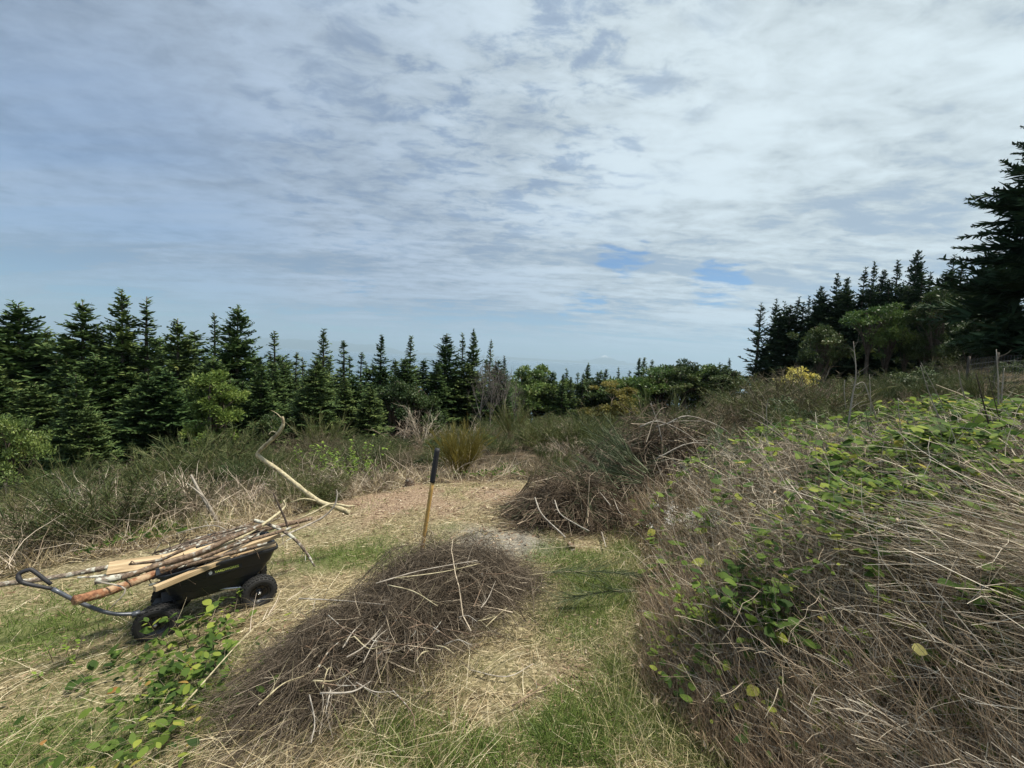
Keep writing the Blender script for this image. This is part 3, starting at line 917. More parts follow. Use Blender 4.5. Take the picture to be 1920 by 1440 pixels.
# ------------------------------------------------------------------ broom shrubs
def broom(seed, H=1.6, stems=46, shoots=22, spread=.55, mat=None, hw=.0042, base_r=.16, lean=(0, 0), bushy=False):
    r = np.random.default_rng(seed)
    g = Geo()
    n = stems
    a = r.uniform(0, 6.28, n); rr = base_r * np.sqrt(r.random(n))
    p0 = np.stack([rr * np.cos(a), rr * np.sin(a), np.full(n, -.08)], -1)
    e = r.random(n) ** .7 * spread
    d = np.stack([np.cos(a) * e + lean[0], np.sin(a) * e + lean[1], np.ones(n)], -1)
    L = H * r.uniform(.6, 1.05, n) * (1 + .15 * e)
    P = curves(p0, d, L, 7, np.stack([np.cos(a) * .25, np.sin(a) * .25, r.uniform(-.25, .1, n)], -1), .07, r)
    g.add(*strands(P, hw * 1.6 * np.linspace(1.3, .4, 7)[None], .75 + .25 * r.random(n), 1, None, r))
    m = shoots
    idx = np.repeat(np.arange(n), m); tt = r.uniform(.28, 1, n * m)
    p, T = at(P, idx, tt)
    d = unit(T + r.normal(size=p.shape) * .28 + [0, 0, .18])
    Ls = H * r.uniform(.14, .36, len(p)) * (1.25 - .5 * tt)
    if bushy:
        d = unit(T * .5 + r.normal(size=p.shape) * .55 + [0, 0, .25]); Ls = Ls * .62
    C = curves(p, d, Ls, 4, None, .12 if bushy else .07, r)
    g.add(*strands(C, (r.uniform(.7, 1.3, len(p)) * hw)[:, None] * np.array([1, 1, .8, .3]), np.clip(r.random(n)[idx] * .35 + r.random(len(p)) * .6, 0, 1), 1, None, r))
    return g


PR = bpy.data.collections.new('thicket_shrub_sources')     # not linked to the scene
src = [('broom_a', broom(41, 1.5, 60, 44, .95, hw=.0048, base_r=.25, bushy=True), M_broom), ('broom_b', broom(42, 1.75, 44, 30, .5), M_broom), ('broom_c', broom(43, 1.3, 60, 40, 1.15, base_r=.25, bushy=True), M_broomb),
       ('broom_d', broom(44, 1.4, 70, 40, 1.1, hw=.0048, base_r=.3, bushy=True), M_broom), ('broom_e', broom(45, 1.15, 56, 34, 1.3, hw=.0042, base_r=.25, bushy=True), M_broomb), ('broom_f', broom(46, 1.3, 34, 12, 1.1, hw=.004, bushy=True), M_dead)]
for nme, sd_, mt, HH, RR in (('leafy_a', 47, M_madroned, 1.5, .85), ('leafy_b', 48, M_madrone, 1.3, .8)):
    tm_, cm_ = broadleaf(sd_, H=HH, R=RR, base=.02, clumps=40, per=60, lf=.035, mat=mt)
    q_ = bpy.data.objects.new(nme, cm_); PR.objects.link(q_)
for nme, g, mt in src:
    PR.objects.link(g.obj(nme, mt, link=False))


def instancer(name, pts, yaw, tilt, scale, pick, coll, label, cat=None):
    """one object: a point mesh whose geometry nodes put the shrubs of the thicket on its points"""
    me = bpy.data.meshes.new(name)
    n = len(pts)
    me.vertices.add(n); me.vertices.foreach_set('co', np.ascontiguousarray(pts, np.float32).ravel())
    rot = np.stack([tilt[:, 0], tilt[:, 1], yaw], -1).astype(np.float32)
    a = me.attributes.new('rot', 'FLOAT_VECTOR', 'POINT'); a.data.foreach_set('vector', rot.ravel())
    a = me.attributes.new('scl', 'FLOAT_VECTOR', 'POINT'); a.data.foreach_set('vector', np.ascontiguousarray(scale, np.float32).ravel())
    a = me.attributes.new('pick', 'INT', 'POINT'); a.data.foreach_set('value', pick.astype(np.int32))
    o = bpy.data.objects.new(name, me); COL.objects.link(o)
    ng = bpy.data.node_groups.new(name, 'GeometryNodeTree')
    ng.interface.new_socket('Geometry', in_out='INPUT', socket_type='NodeSocketGeometry')
    ng.interface.new_socket('Geometry', in_out='OUTPUT', socket_type='NodeSocketGeometry')
    N = ng.nodes; Lk = ng.links
    gi = N.new('NodeGroupInput'); go = N.new('NodeGroupOutput')
    ci = N.new('GeometryNodeCollectionInfo'); ci.inputs[0].default_value = coll
    ci.inputs['Separate Children'].default_value = True; ci.inputs['Reset Children'].default_value = True
    ip = N.new('GeometryNodeInstanceOnPoints')
    ip.inputs['Pick Instance'].default_value = True

    def attr(nm, ty):
        q = N.new('GeometryNodeInputNamedAttribute'); q.data_type = ty; q.inputs[0].default_value = nm
        return [s for s in q.outputs if s.enabled][0]
    Lk.new(gi.outputs[0], ip.inputs['Points']); Lk.new(ci.outputs[0], ip.inputs['Instance'])
    Lk.new(attr('pick', 'INT'), ip.inputs['Instance Index'])
    er = N.new('FunctionNodeEulerToRotation')
    Lk.new(attr('rot', 'FLOAT_VECTOR'), er.inputs[0]); Lk.new(er.outputs[0], ip.inputs['Rotation'])
    Lk.new(attr('scl', 'FLOAT_VECTOR'), ip.inputs['Scale'])
    Lk.new(ip.outputs[0], go.inputs[0])
    md = o.modifiers.new('scatter', 'NODES'); md.node_group = ng
    return tag(o, label, cat, kind='stuff')


# scatter positions: spacing grows with distance
def scatter(n, amin, amax, rmin, rmax, seed):
    r = np.random.default_rng(seed)
    a = r.uniform(math.radians(amin), math.radians(amax), n)
    d = np.exp(r.uniform(math.log(rmin), math.log(rmax), n))
    return d * np.sin(a), d * np.cos(a), r


x, y, r = scatter(9000, -62, 62, 4.6, 64, 50)
keep = np.ones(len(x), bool)
clear_far = inpoly(CLEAR, x, y)
d = np.hypot(x, y)
keep &= ~clear_far
keep &= ~((d < 8.3) & (x > .2))                       # the bank and the piles have their own plants
pile_c = G(1230, 945)
keep &= np.hypot(x - pile_c[0], y - pile_c[1] - .8) > 1.5
leftw = (x < -2.5)
keep &= ~(leftw & (d < 6.9))
keep &= ~((x < 0) & (d < 6.4))
keep &= ~((x < -5) & (d > 21))
keep &= ~((x < 2) & (d > 40))
keep &= ~((x > .62 * y) & (d < 11)) & ~((x > .9 * y) & (d < 10))
ys = G(862, 893)
keep &= ~(np.hypot(x - ys[0], y - ys[1] + .5) < 1.15)
x, y = x[keep], y[keep]
d = np.hypot(x, y)
# thin near ones to a sensible spacing
sel = []
cells = {}
for i in r.permutation(len(x)):
    s_ = .36 + .035 * d[i]
    k = (int(x[i] / s_), int(y[i] / s_), int(math.log(d[i]) * 3))
    if k in cells: continue
    cells[k] = 1; sel.append(i)
x, y, d = x[sel], y[sel], d[sel]
n = len(x)
z = ground(x, y)
scl = r.uniform(.6, 1.15, n) * (.42 + 1.05 * vnoise(x, y, 2.3, 71) ** 1.3)
scl *= np.where(x < -2, .62 + .10 * np.clip((d - 6) / 8, 0, 1), 1.0)
scl *= np.where((x > -2.5) & (x < 3.5) & (d < 12), .62 + .2 * sst(d, 9, 12), 1.0)
scl *= 1 + .45 * sst(d, 9, 22)
scl *= np.where((x > -.35 * y) & (x < .55 * y) & (d > 8), .70, 1.)
scl *= np.where((x > .75 * y), .55, 1.)
scl *= np.where((x < -.2 * y) & (d > 8), .82, 1.)
pk = r.choice(8, n, p=[.25, .12, .16, .24, .11, .05, .05, .02])
vn = vnoise(x, y, 3.2, 73)
pk = np.where((vn > .62) & (r.random(n) < .7), 2 + 2 * (r.random(n) < .5), pk)
pk = np.where((d < 9) & (r.random(n) < .38), 5, pk)
pk = np.where((d < 10) & (x < 0) & (r.random(n) < .35), 4, pk)
tl = r.normal(size=(n, 2)) * .16
SC = np.stack([scl * (1.15 + .25 * sst(d, 15, 40))] * 2 + [scl], -1)
instancer('broom_thicket', np.stack([x, y, z], -1), r.uniform(0, 6.28, n), tl, SC, pk, PR, 'green and brown broom thicket covering the slope between the clearing and the trees', 'shrubs')
print('broom', n)

# single shrubs one can pick out
def shrub(name, g, mat, px, py, label, scale=1.0, group=None, part='shoots', cat='shrub'):
    p = G(px, py)
    e = empty(name, (p[0], p[1], p[2]))
    e.scale = (scale,) * 3
    g.obj(part, mat, e)
    return tag(e, label, cat, group)


shrub('yellowing_shrub', broom(61, 1.35, 60, 30, .24, hw=.0040), M_broomy, 862, 893, 'upright shrub with rusty yellow foliage behind the tool handle', .86)


def leafy(r, n, R, H, leaf=.035, base=.0, up_=.3, rn=(0, 1), w=.5, curl=None):
    """stems with oval leaves; returns (stem geo, leaf geo)"""
    sg = Geo(); lg = Geo()
    a = r.uniform(0, 6.28, n); rr = R * np.sqrt(r.random(n)) * .6
    p0 = np.stack([rr * np.cos(a), rr * np.sin(a), np.full(n, -.03)], -1)
    d = np.stack([np.cos(a) * .5, np.sin(a) * .5, np.ones(n)], -1) + r.normal(size=(n, 3)) * .25
    L = H * r.uniform(.5, 1.1, n)
    P = curves(p0, d, L, 6, r.normal(size=(n, 3)) * .5, .1, r)
    sg.add(*strands(P, .0022 * np.linspace(1.3, .5, 6)[None], None, 3, None, r))
    m = max(3, int(H / (leaf * .75)))
    idx = np.repeat(np.arange(n), m); tt = r.uniform(.25, 1, n * m)
    p, T = at(P, idx, tt)
    az = r.uniform(0, 6.28, len(p))
    ld = unit(np.stack([np.cos(az), np.sin(az), r.uniform(-.3, .6, len(p))], -1) + T * .3)
    Ll = leaf * r.uniform(.55, 1.35, len(p))
    p = p + ld * .008
    C = curves(p, ld, Ll, 6, np.stack([np.zeros(len(p))] * 2 + [r.uniform(-.9, .1, len(p))], -1), 0.02, r)
    nrm = np.array([0, 0, 1.]) + r.normal(size=(len(p), 1, 3)) * .35
    Wd = (Ll * w * .5 * r.uniform(.8, 1.2, len(p)))[:, None] * np.array([.12, .75, 1, .92, .6, .04])
    rv = rn[0] + (rn[1] - rn[0]) * r.random(len(p)) ** 1.1
    lg.add(*strands(C, Wd, rv, 1, np.broadcast_to(nrm, (len(p), 1, 3)), r))
    return sg, lg


def plant(name, px, py, n, R, H, leaf, label, seed, mat=None, rn=(0, 1), w=.6, cat='plant', group=None, smat=None, pt=None):
    r = np.random.default_rng(seed)
    sg, lg = leafy(r, n, R, H, leaf, rn=rn, w=w)
    p = G(px, py) if pt is None else np.array(pt)
    e = empty(name, tuple(p))
    sg.obj('stem', smat or M_twig, e); lg.obj('leaves', mat or M_leaf, e, smooth_=True)
    return tag(e, label, cat, group)


plant('leafy_shrub', 668, 905, 34, .7, 1.05, .06, 'bright green young leafy shrub behind the far end of the chip covered path', 101, M_lime, (0, .9))
plant('leafy_shrub', 600, 880, 24, .6, .9, .06, 'yellow green leafy shrub further left, above the curled branch foot', 102, M_lime, (0, .7))
plant('leafy_bush', 1065, 885, 40, .6, .45, .05, 'low yellow green leafy bush behind the middle brush pile', 103, M_leaf, (.3, .95))
# pale yellow bush in blossom on the far slope
top = W(1494, 675, 25)
gz = float(ground(top[0], top[1]))
e = empty('yellow_bush', (top[0], top[1], gz))
e.scale = ((top[2] - gz) / 6 * 1.05, (top[2] - gz) / 6 * 1.05, (top[2] - gz) / 6)
tm, cm = broadleaf(77, R=2.6, base=.15, clumps=46, per=46, lf=.16, mat=M_yellow, flat=.9)
for nme, mm in (('stem', tm), ('crown', cm)):
    q = bpy.data.objects.new(nme, mm); COL.objects.link(q); q.parent = e
tag(e, 'pale yellow leafed bush on the slope before the right wood', 'bush')

# curly dead shrub (brown, arching twigs)
def dead_shrub(px, py, D, H, seed, label, mat=None, n=26, hw=.008, spread=1.2, name='dead_shrub', twig=10, group=None, bend=-.6, zz=None):
    r = np.random.default_rng(seed)
    p = W(px, py, D); gz = float(ground(p[0], p[1])) if zz is None else zz
    g = Geo()
    a = r.uniform(0, 6.28, n)
    e_ = r.random(n) * spread
    d = np.stack([np.cos(a) * e_, np.sin(a) * e_, np.ones(n)], -1)
    P = curves(np.zeros((n, 3)) + [0, 0, -.05], d, H * r.uniform(.6, 1.1, n), 8, np.stack([np.cos(a) * .5, np.sin(a) * .5, np.full(n, bend)], -1), .13, r)
    g.add(*strands(P, hw * np.linspace(1.4, .3, 8)[None], None, 3, None, r))
    idx = np.repeat(np.arange(n), twig); tt = r.uniform(.3, 1, n * twig)
    q, T = at(P, idx, tt)
    C = curves(q, T + r.normal(size=q.shape) * .5, H * r.uniform(.1, .3, len(q)), 5, None, .16, r)
    g.add(*strands(C, hw * .45 * np.linspace(1.2, .3, 5)[None], None, 3, None, r))
    o = g.obj(name, mat or M_dead)
    o.location = (p[0], p[1], gz)
    return tag(o, label, 'dead shrub', group)


dead_shrub(792, 800, 19, 2.4, 111, 'curly dead brown shrub standing before the firs above the tool handle', n=34, hw=.014)
dead_shrub(757, 800, 19.5, 1.9, 112, 'small reddish dead shrub left of the curly dead one', n=22, hw=.012, bend=-.1)
dead_shrub(880, 800, 18, 1.8, 113, 'grey dead shrub behind the rusty yellow one', n=20, hw=.010)
dead_shrub(170, 930, 6.2, .95, 114, 'bare shrub with pale bent stems, left of the dead trunk pieces', n=22, hw=.007)
dead_shrub(370, 960, 5.6, .85, 115, 'tangle of pale dead branches with two broken trunk stubs above the cart', n=18, hw=.009)
dead_shrub(590, 900, 6.6, .95, 116, 'fan of thin bare grey twigs behind the curled branch', n=26, hw=.005)
dead_shrub(705, 895, 7.2, .7, 117, 'arching grey dead twigs right of the bright leafy shrub', n=26, hw=.005, bend=-1.3)

# ------------------------------------------------------------------ grass and litter of the clearing
def polar(n, rmin, rmax, seed, amin=-68, amax=68):
    return scatter(n, amin, amax, rmin, rmax, seed)


def lay(name, x, y, r, L, hw, elev, mat, label, cat, yaw=None, M=4, bend=(-.5, .2), rn=None, z0=0.0, wig=.10, lod=True):
    n = len(x)
    z = ground(x, y) + z0
    a = r.uniform(0, 6.28, n) if yaw is None else yaw
    el = elev
    d = np.stack([np.cos(a) * np.cos(el), np.sin(a) * np.cos(el), np.sin(el)], -1)
    P = curves(np.stack([x, y, z], -1), d, L, M, np.stack([np.zeros(n)] * 2 + [r.uniform(*bend, n)], -1), wig, r)
    gz = ground(P[..., 0], P[..., 1]) + .004 + z0 * .5
    P[..., 2] = np.maximum(P[..., 2], gz)
    dist = np.hypot(x, y)
    wd = hw * (np.clip(dist / 2.6, 1, 4) ** .8 if lod else 1)
    V, Q, R = strands(P, wd[:, None] * np.linspace(1.1, .35, M)[None], rn, 1, None, r)
    return V, Q, R


def finish(parts, name, mat, label, cat):
    g = Geo()
    for p_ in parts:
        g.add(*p_)
    o = g.obj(name, mat)
    return tag(o, label, cat, kind='stuff')


# cut straw lying flat
x, y, r = polar(150000, .9, 9.5, 200)
gq, cq, aq = zones(x, y)
k = inpoly(CLEAR, x, y) & (r.random(len(x)) < (1.0 - .55 * cq - .7 * aq) * (1 - .72 * gq))
k &= r.random(len(x)) < .22 + .66 * vnoise(x, y, .35, 55)
x, y = x[k], y[k]; n = len(x)
yaw = r.normal(size=n) * .8 + .55 * np.sign(r.random(n) - .3) + np.pi * (r.random(n) < .5)
p1 = lay('', x, y, r, r.uniform(.04, .16, n) * (1 + .6 * (r.random(n) < .12)), r.uniform(.0007, .0019, n), r.uniform(-.05, .35, n), None, '', '', yaw, 4, (-.6, .1), None, .004)
finish([p1], 'cut_straw', M_straw, 'cut dry straw lying over the clearing', 'straw')
print('straw', n)
# green blades
x, y, r = polar(300000, .9, 9.5, 201)
gq, cq, aq = zones(x, y)
k = inpoly(CLEAR, x, y) & (r.random(len(x)) < np.clip(gq * 1.5 - .1, .07, 1) * (1 - cq) * (1 - aq))
x, y = x[k], y[k]; n = len(x)
gk = zones(x, y)[0]
p1 = lay('', x, y, r, r.uniform(.025, .075, n) * (.6 + .8 * gk), r.uniform(.0009, .002, n), r.uniform(.5, 1.5, n), None, '', '', None, 4, (-.8, .1), np.clip(r.random(n) * .8 + .25 * (vnoise(x, y, .3, 9) - .5), 0, 1))
finish([p1], 'short_grass', M_grass, 'short green grass growing in patches of the clearing', 'grass')
print('grass', n)
# wood chips and leaf bits on the far part of the path
x, y, r = polar(46000, 1.2, 10, 202)
gq, cq, aq = zones(x, y)
k = inpoly(CLEAR, x, y) & (r.random(len(x)) < .10 + .8 * np.maximum(cq, aq * .8))
x, y = x[k], y[k]; n = len(x)
p1 = lay('', x, y, r, r.uniform(.015, .06, n), r.uniform(.002, .006, n), r.uniform(-.1, .3, n), None, '', '', None, 3, (-.2, .2), None, .003)
finish([p1], 'wood_chips', veg('chips', [(0, (.09, .055, .035)), (.5, (.24, .155, .105)), (.85, (.40, .29, .2)), (1, (.62, .54, .42))], .8, 0),
       'brown chips and shredded bark scattered on the path', 'wood chips')

# ------------------------------------------------------------------ wild dry growth on the left and behind the cart
x, y, r = polar(130000, 3.6, 9.5, 210, -66, 14)
k = ~inpoly(CLEAR, x, y) & (x < .25 * y) & (r.random(len(x)) < .6)
edge = inpoly([(a * .93, b * .93) for a, b in CLEAR], x, y)
k &= (r.random(len(x)) < np.clip(1.35 - .12 * np.hypot(x, y), .1, 1))
x, y = x[k], y[k]; n = len(x)
h_ = .5 + .5 * vnoise(x, y, .8, 77)
p1 = lay('', x, y, r, r.uniform(.12, .55, n) * h_, r.uniform(.0009, .0019, n), r.uniform(.35, 1.5, n), None, '', '', None, 5, (-1.0, .1))
finish([p1], 'tall_dry_grass', M_straw, 'tall dry grass and stalks along the left edge of the clearing', 'dry grass')
print('tall dry', n)
x, y, r = polar(8000, 4.2, 9.5, 211, -66, 14)
k = ~inpoly(CLEAR, x, y) & (x < .25 * y)
x, y = x[k], y[k]; n = len(x)
p1 = lay('', x, y, r, r.uniform(.3, .95, n), r.uniform(.0007, .0017, n), r.uniform(.2, 1.4, n), None, '', '', None, 8, (-1.3, -.1), None, 0, .16)
finish([p1], 'dead_brush', M_dead, 'tangled bare grey twigs at the left edge of the clearing', 'dead twigs')
# green weeds in it
x, y, r = polar(14000, 3.9, 9.5, 212, -66, 10)
k = ~inpoly(CLEAR, x, y) & (x < .2 * y) & (vnoise(x, y, .7, 78) > .55)
x, y = x[k], y[k]; n = len(x)
p1 = lay('', x, y, r, r.uniform(.03, .09, n), r.uniform(.008, .018, n) * .6, r.uniform(-.2, 1.0, n), None, '', '', None, 4, (-.8, .1), r.random(n) * .7, .12 * 1, .05)
V, Q, R = p1
finish([(V + [0, 0, .0], Q, R)], 'weeds', M_leaf, 'green weeds growing among the dry grass on the left', 'weeds')
x, y, r = polar(60000, 3.0, 7.5, 213, -66, 0)
k = ~inpoly(CLEAR, x, y) & (vnoise(x, y, .9, 79) > .5)
x, y = x[k], y[k]; n = len(x)
p1 = lay('', x, y, r, r.uniform(.08, .25, n), r.uniform(.0008, .0018, n), r.uniform(.5, 1.5, n), None, '', '', None, 4, (-.9, .1))
finish([p1], 'rough_grass', M_grass, 'rough green grass among the dry stalks on the left', 'grass')

# ------------------------------------------------------------------ the overgrown bank on the right
def bankdepth(x, y):
    return x - bank_x(y) - .45 * (vnoise(x + 3, y, .55, 91) - .45) - .28 * sst(y, 2.0, 1.2)


def bank_pts(n, seed, rmin=.9, rmax=9, amin=8, amax=74, lo=-.05, hi=9):
    x, y, r = polar(n, rmin, rmax, seed, amin, amax)
    q = bankdepth(x, y)
    k = (q > lo) & (q < hi)
    return x[k], y[k], r


VEG = lambda q: .07 + .50 * sst(q, -.05, .9)
LMP = lambda x, y: .45 + 1.05 * vnoise(x, y, .55, 95)          # height of the tangled growth over the bank
# matted core: long stems leaning down the slope toward the camera's right
x, y, r = bank_pts(98000, 300, .95, 8.5)
k = (bankdepth(x, y) > .12) & (r.random(len(x)) < (.25 + .75 * sst(vnoise(x, y, .45, 61), .3, .6)) * (1 - .94 * sst(y + .45 * (x - 1.2), 1.75, 2.4)) * (1 - .5 * sst(x - y * .75, .9, .2) * sst(y, 1.6, 2.3)))
x, y = x[k], y[k]
q = bankdepth(x, y); n = len(x)
zlift = VEG(q) * LMP(x, y) * r.random(n) ** .6 * (.55 + .75 * vnoise(x, y, .6, 62))
yaw = math.radians(132) + (vnoise(x, y, .7, 63) - .5) * .9 + r.normal(size=n) * .24 * (1 + 3 * (r.random(n) < .38))
el = r.normal(size=n) * .28 + .10
front = sst(y, 2.6, 1.4)
L = r.uniform(.2, .7, n) * np.clip(.2 + q * .75, .2, 1)
d = np.stack([np.cos(yaw) * np.cos(el), np.sin(yaw) * np.cos(el), np.sin(el)], -1)
P = curves(np.stack([x, y, ground(x, y) + zlift], -1), d, L, 5, np.stack([np.zeros(n)] * 2 + [r.uniform(-.35, .1, n)], -1), .09, r)
wd = r.uniform(.0007, .0024, n) * np.clip(np.hypot(x, y) / 3, 1, 3) ** .8
tone = np.clip(r.random(n) ** .85 + .4 * (vnoise(x, y, .5, 31) - .5), 0, 1)
kk = (np.hypot(P[:, -1, 0], P[:, -1, 1]) > .8) & (P[:, :, 1].min(1) > .55)
g = Geo().add(*strands(P[kk], wd[kk, None] * np.linspace(1.1, .5, 5)[None], tone[kk], 1, None, r))
tag(g.obj('matted_dry_grass', M_strawpink), 'long flattened dry grass stems matted over the right bank', 'dry grass', kind='stuff')
print('bank stems', n)
# upright reddish brown grass at the front edge of the bank
x, y, r = bank_pts(70000, 301, 1.7, 7.5, 8, 60, -.06, 1.1)
n = len(x)
a = r.uniform(0, 6.28, n); el = r.uniform(.8, 1.5, n)
d = np.stack([np.cos(a) * np.cos(el), np.sin(a) * np.cos(el), np.sin(el)], -1)
L = r.uniform(.2, .68, n) * (.6 + .6 * vnoise(x, y, .5, 33)) * np.clip(.35 + bankdepth(x, y) * 1.8, .3, 1)
P = curves(np.stack([x, y, ground(x, y)], -1), d, L, 5, np.stack([np.zeros(n)] * 2 + [r.uniform(-.5, .1, n)], -1), .06, r)
wd = r.uniform(.0008, .0018, n) * np.clip(np.hypot(x, y) / 3, 1, 3) ** .8
g = Geo().add(*strands(P, wd[:, None] * np.linspace(1.1, .4, 5)[None], np.clip(r.random(n) * .85, 0, 1), 1, None, r))
tag(g.obj('standing_dry_grass', M_tan), 'upright reddish dry grass along the foot of the right bank', 'dry grass', kind='stuff')
# grey tangled bramble canes over the bank
x, y, r = bank_pts(15000, 302, 1.7, 9, 10, 74, .25, 9)
q = bankdepth(x, y); n = len(x)
a = r.uniform(0, 6.28, n); el = r.normal(size=n) * .35 + .2
d = np.stack([np.cos(a) * np.cos(el), np.sin(a) * np.cos(el), np.sin(el)], -1)
P = curves(np.stack([x, y, ground(x, y) + VEG(q) * LMP(x, y) * r.uniform(.2, 1.0, n)], -1), d, r.uniform(.2, .62, n) * np.clip(.3 + q, .3, 1), 8, np.stack([np.zeros(n)] * 2 + [r.uniform(-.7, .2, n)], -1), .2, r)
wd = r.uniform(.0012, .0028, n) * np.clip(np.hypot(x, y) / 3, 1, 3) ** .8
tn_ = r.random(n)
g = Geo().add(*strands(P, wd[:, None] * np.linspace(1.1, .5, 8)[None], tn_, 3, None, r))
idx = np.repeat(np.arange(n), 4); pp_, TT = at(P, idx, r.uniform(.15, .95, len(idx)))
C = curves(pp_, TT + r.normal(size=pp_.shape) * .75, r.uniform(.04, .2, len(idx)), 5, None, .22, r)
g.add(*strands(C, (wd[idx] * .6)[:, None] * np.linspace(1.1, .4, 5)[None], tn_[idx], 1, None, r))
tag(g.obj('dead_bramble', M_dead), 'grey dead bramble canes tangled over the right bank', 'bramble', kind='stuff')
# brown undergrowth that fills the depth of the bank
x, y, r = bank_pts(40000, 303, 1.0, 9, 8, 74, -.1, 9)
q = bankdepth(x, y); n = len(x)
a = r.uniform(0, 6.28, n); el = r.uniform(.2, 1.5, n)
d = np.stack([np.cos(a) * np.cos(el), np.sin(a) * np.cos(el), np.sin(el)], -1)
P = curves(np.stack([x, y, ground(x, y)], -1), d, VEG(q) * LMP(x, y) * r.uniform(.5, 1.15, n), 5, None, .15, r)
wd = r.uniform(.0012, .003, n) * np.clip(np.hypot(x, y) / 3, 1, 3) ** .8
g = Geo().add(*strands(P, wd[:, None] * np.linspace(1.1, .5, 5)[None], np.clip(r.random(n) * .75, 0, 1), 1, None, r))
tag(g.obj('bank_undergrowth', M_under), 'dark brown twiggy undergrowth inside the right bank', 'undergrowth', kind='stuff')
# salal leaves in patches on the bank
LP = [(1740, 790, 1.1, .7, .9), (1880, 790, 1.1, 1.1, 1.), (1820, 770, 1.3, .7, .7), (1330, 1180, .2, .15, .2), (1560, 810, .5, .4, .35), (1600, 870, .4, .3, .10), (1850, 880, .5, .5, .45), (1790, 830, .6, .45, .3),
      (1400, 1150, .2, .15, .16), (1440, 1190, .2, .15, .16), (1640, 1010, .25, .25, .15), (1830, 1150, .12, .12, .7), (1450, 850, .4, .4, .3), (1700, 920, .4, .5, .3)]


def cane_top(px, py):
    """point where the ray of a photo pixel meets the top of the bank growth"""
    d = fw * F + rt * (px - 960) + up * (720 - py); d = d / d[1]
    tt = np.arange(.7, 14, .01); p = CAM + d * tt[:, None]
    top_ = ground(p[:, 0], p[:, 1]) + VEG(p[:, 0] - bank_x(p[:, 1]))
    b_ = p[:, 2] < top_
    return p[int(np.argmax(b_))] if b_.any() else p[-1]


x, y, r = bank_pts(130000, 304, 1.3, 9, 10, 74, .0, 9)
den_ = np.full(len(x), .03)
for px, py, rx, ry, k in LP:
    c = cane_top(px, py)
    den_ = np.maximum(den_, k * np.exp(-((x - c[0]) / rx) ** 2 - ((y - c[1]) / ry) ** 2))
den_ *= .45 + 1.5 * sst(vnoise(x, y, .3, 35), .28, .6)
k = r.random(len(x)) < den_
x, y = x[k], y[k]; q = bankdepth(x, y); n = len(x)
zz = ground(x, y) + VEG(q) * LMP(x, y) * (.6 + .6 * r.random(n) ** .5) + .07
az = r.uniform(0, 6.28, n)
ld = np.stack([np.cos(az), np.sin(az), r.uniform(-.35, .45, n)], -1)
Ll = r.uniform(.02, .095, n) * np.where(y < 2.6, .75, 1.3)
C = curves(np.stack([x, y, zz], -1), ld, Ll, 6, np.stack([np.zeros(n)] * 2 + [r.uniform(-.9, .2, n)], -1), .03, r)
nrm = np.array([0, 0, 1.]) + r.normal(size=(n, 1, 3)) * .38
Wd = (Ll * .32 * r.uniform(.8, 1.2, n))[:, None] * np.array([.12, .75, 1, .92, .6, .04])
g = Geo().add(*strands(C, Wd, np.clip(r.random(n) * .96, 0, 1), 1, np.broadcast_to(nrm, (n, 1, 3)), r))
tag(g.obj('salal_ground_cover', M_leaf, smooth_=True), 'oval green leaves spreading in patches over the right bank', 'leafy ground cover', kind='stuff')
print('salal', n)

# leafy tangle and long straw in the left foreground
x, y, r = polar(26000, 1.25, 3.4, 330, -66, -8)
c1 = G(330, 1330); c2 = G(300, 1400); c3 = G(180, 1290)
dn = .9 * np.exp(-((x - c1[0]) / .42) ** 2 - ((y - c1[1]) / .35) ** 2) + .6 * np.exp(-((x - c2[0]) / .3) ** 2 - ((y - c2[1]) / .2) ** 2) + .5 * np.exp(-((x - c3[0]) / .35) ** 2 - ((y - c3[1]) / .2) ** 2)
k = (r.random(len(x)) < dn * (.2 + 1.2 * sst(vnoise(x, y, .2, 36), .4, .65)) * .17)
x, y = x[k], y[k]; n = len(x)
az = r.uniform(0, 6.28, n)
ld = np.stack([np.cos(az), np.sin(az), r.uniform(-.2, .7, n)], -1)
Ll = r.uniform(.02, .062, n)
C = curves(np.stack([x, y, ground(x, y) + r.uniform(.03, .15, n)], -1), ld, Ll, 6, np.stack([np.zeros(n)] * 2 + [r.uniform(-.9, .2, n)], -1), .03, r)
Wd = (Ll * .30 * r.uniform(.8, 1.2, n))[:, None] * np.array([.12, .75, 1, .92, .6, .04])
g = Geo().add(*strands(C, Wd, np.clip(r.random(n), 0, 1), 1, np.broadcast_to(np.array([0, 0, 1.]) + r.normal(size=(n, 1, 3)) * .4, (n, 1, 3)), r))
tag(g.obj('low_leaves', M_leaf, smooth_=True), 'low green leaves mixed into the straw at the lower left', 'leafy ground cover', kind='stuff')
print('low leaves', n)
x, y, r = polar(6000, 1.1, 3.8, 331, -66, -4)
k = inpoly(CLEAR, x, y) & (r.random(len(x)) < .8)
x, y = x[k], y[k]; n = len(x)
p1 = lay('', x, y, r, r.uniform(.12, .42, n), r.uniform(.0006, .0013, n), r.uniform(-.05, .6, n), None, '', '', .75 + r.normal(size=n) * .55 + np.pi * (r.random(n) < .4), 6, (-.9, .0), np.clip(r.random(n) ** .7, 0, 1), .02)
finish([p1], 'long_straw', M_straw, 'long pale straw stalks strewn over the lower left of the clearing', 'straw')

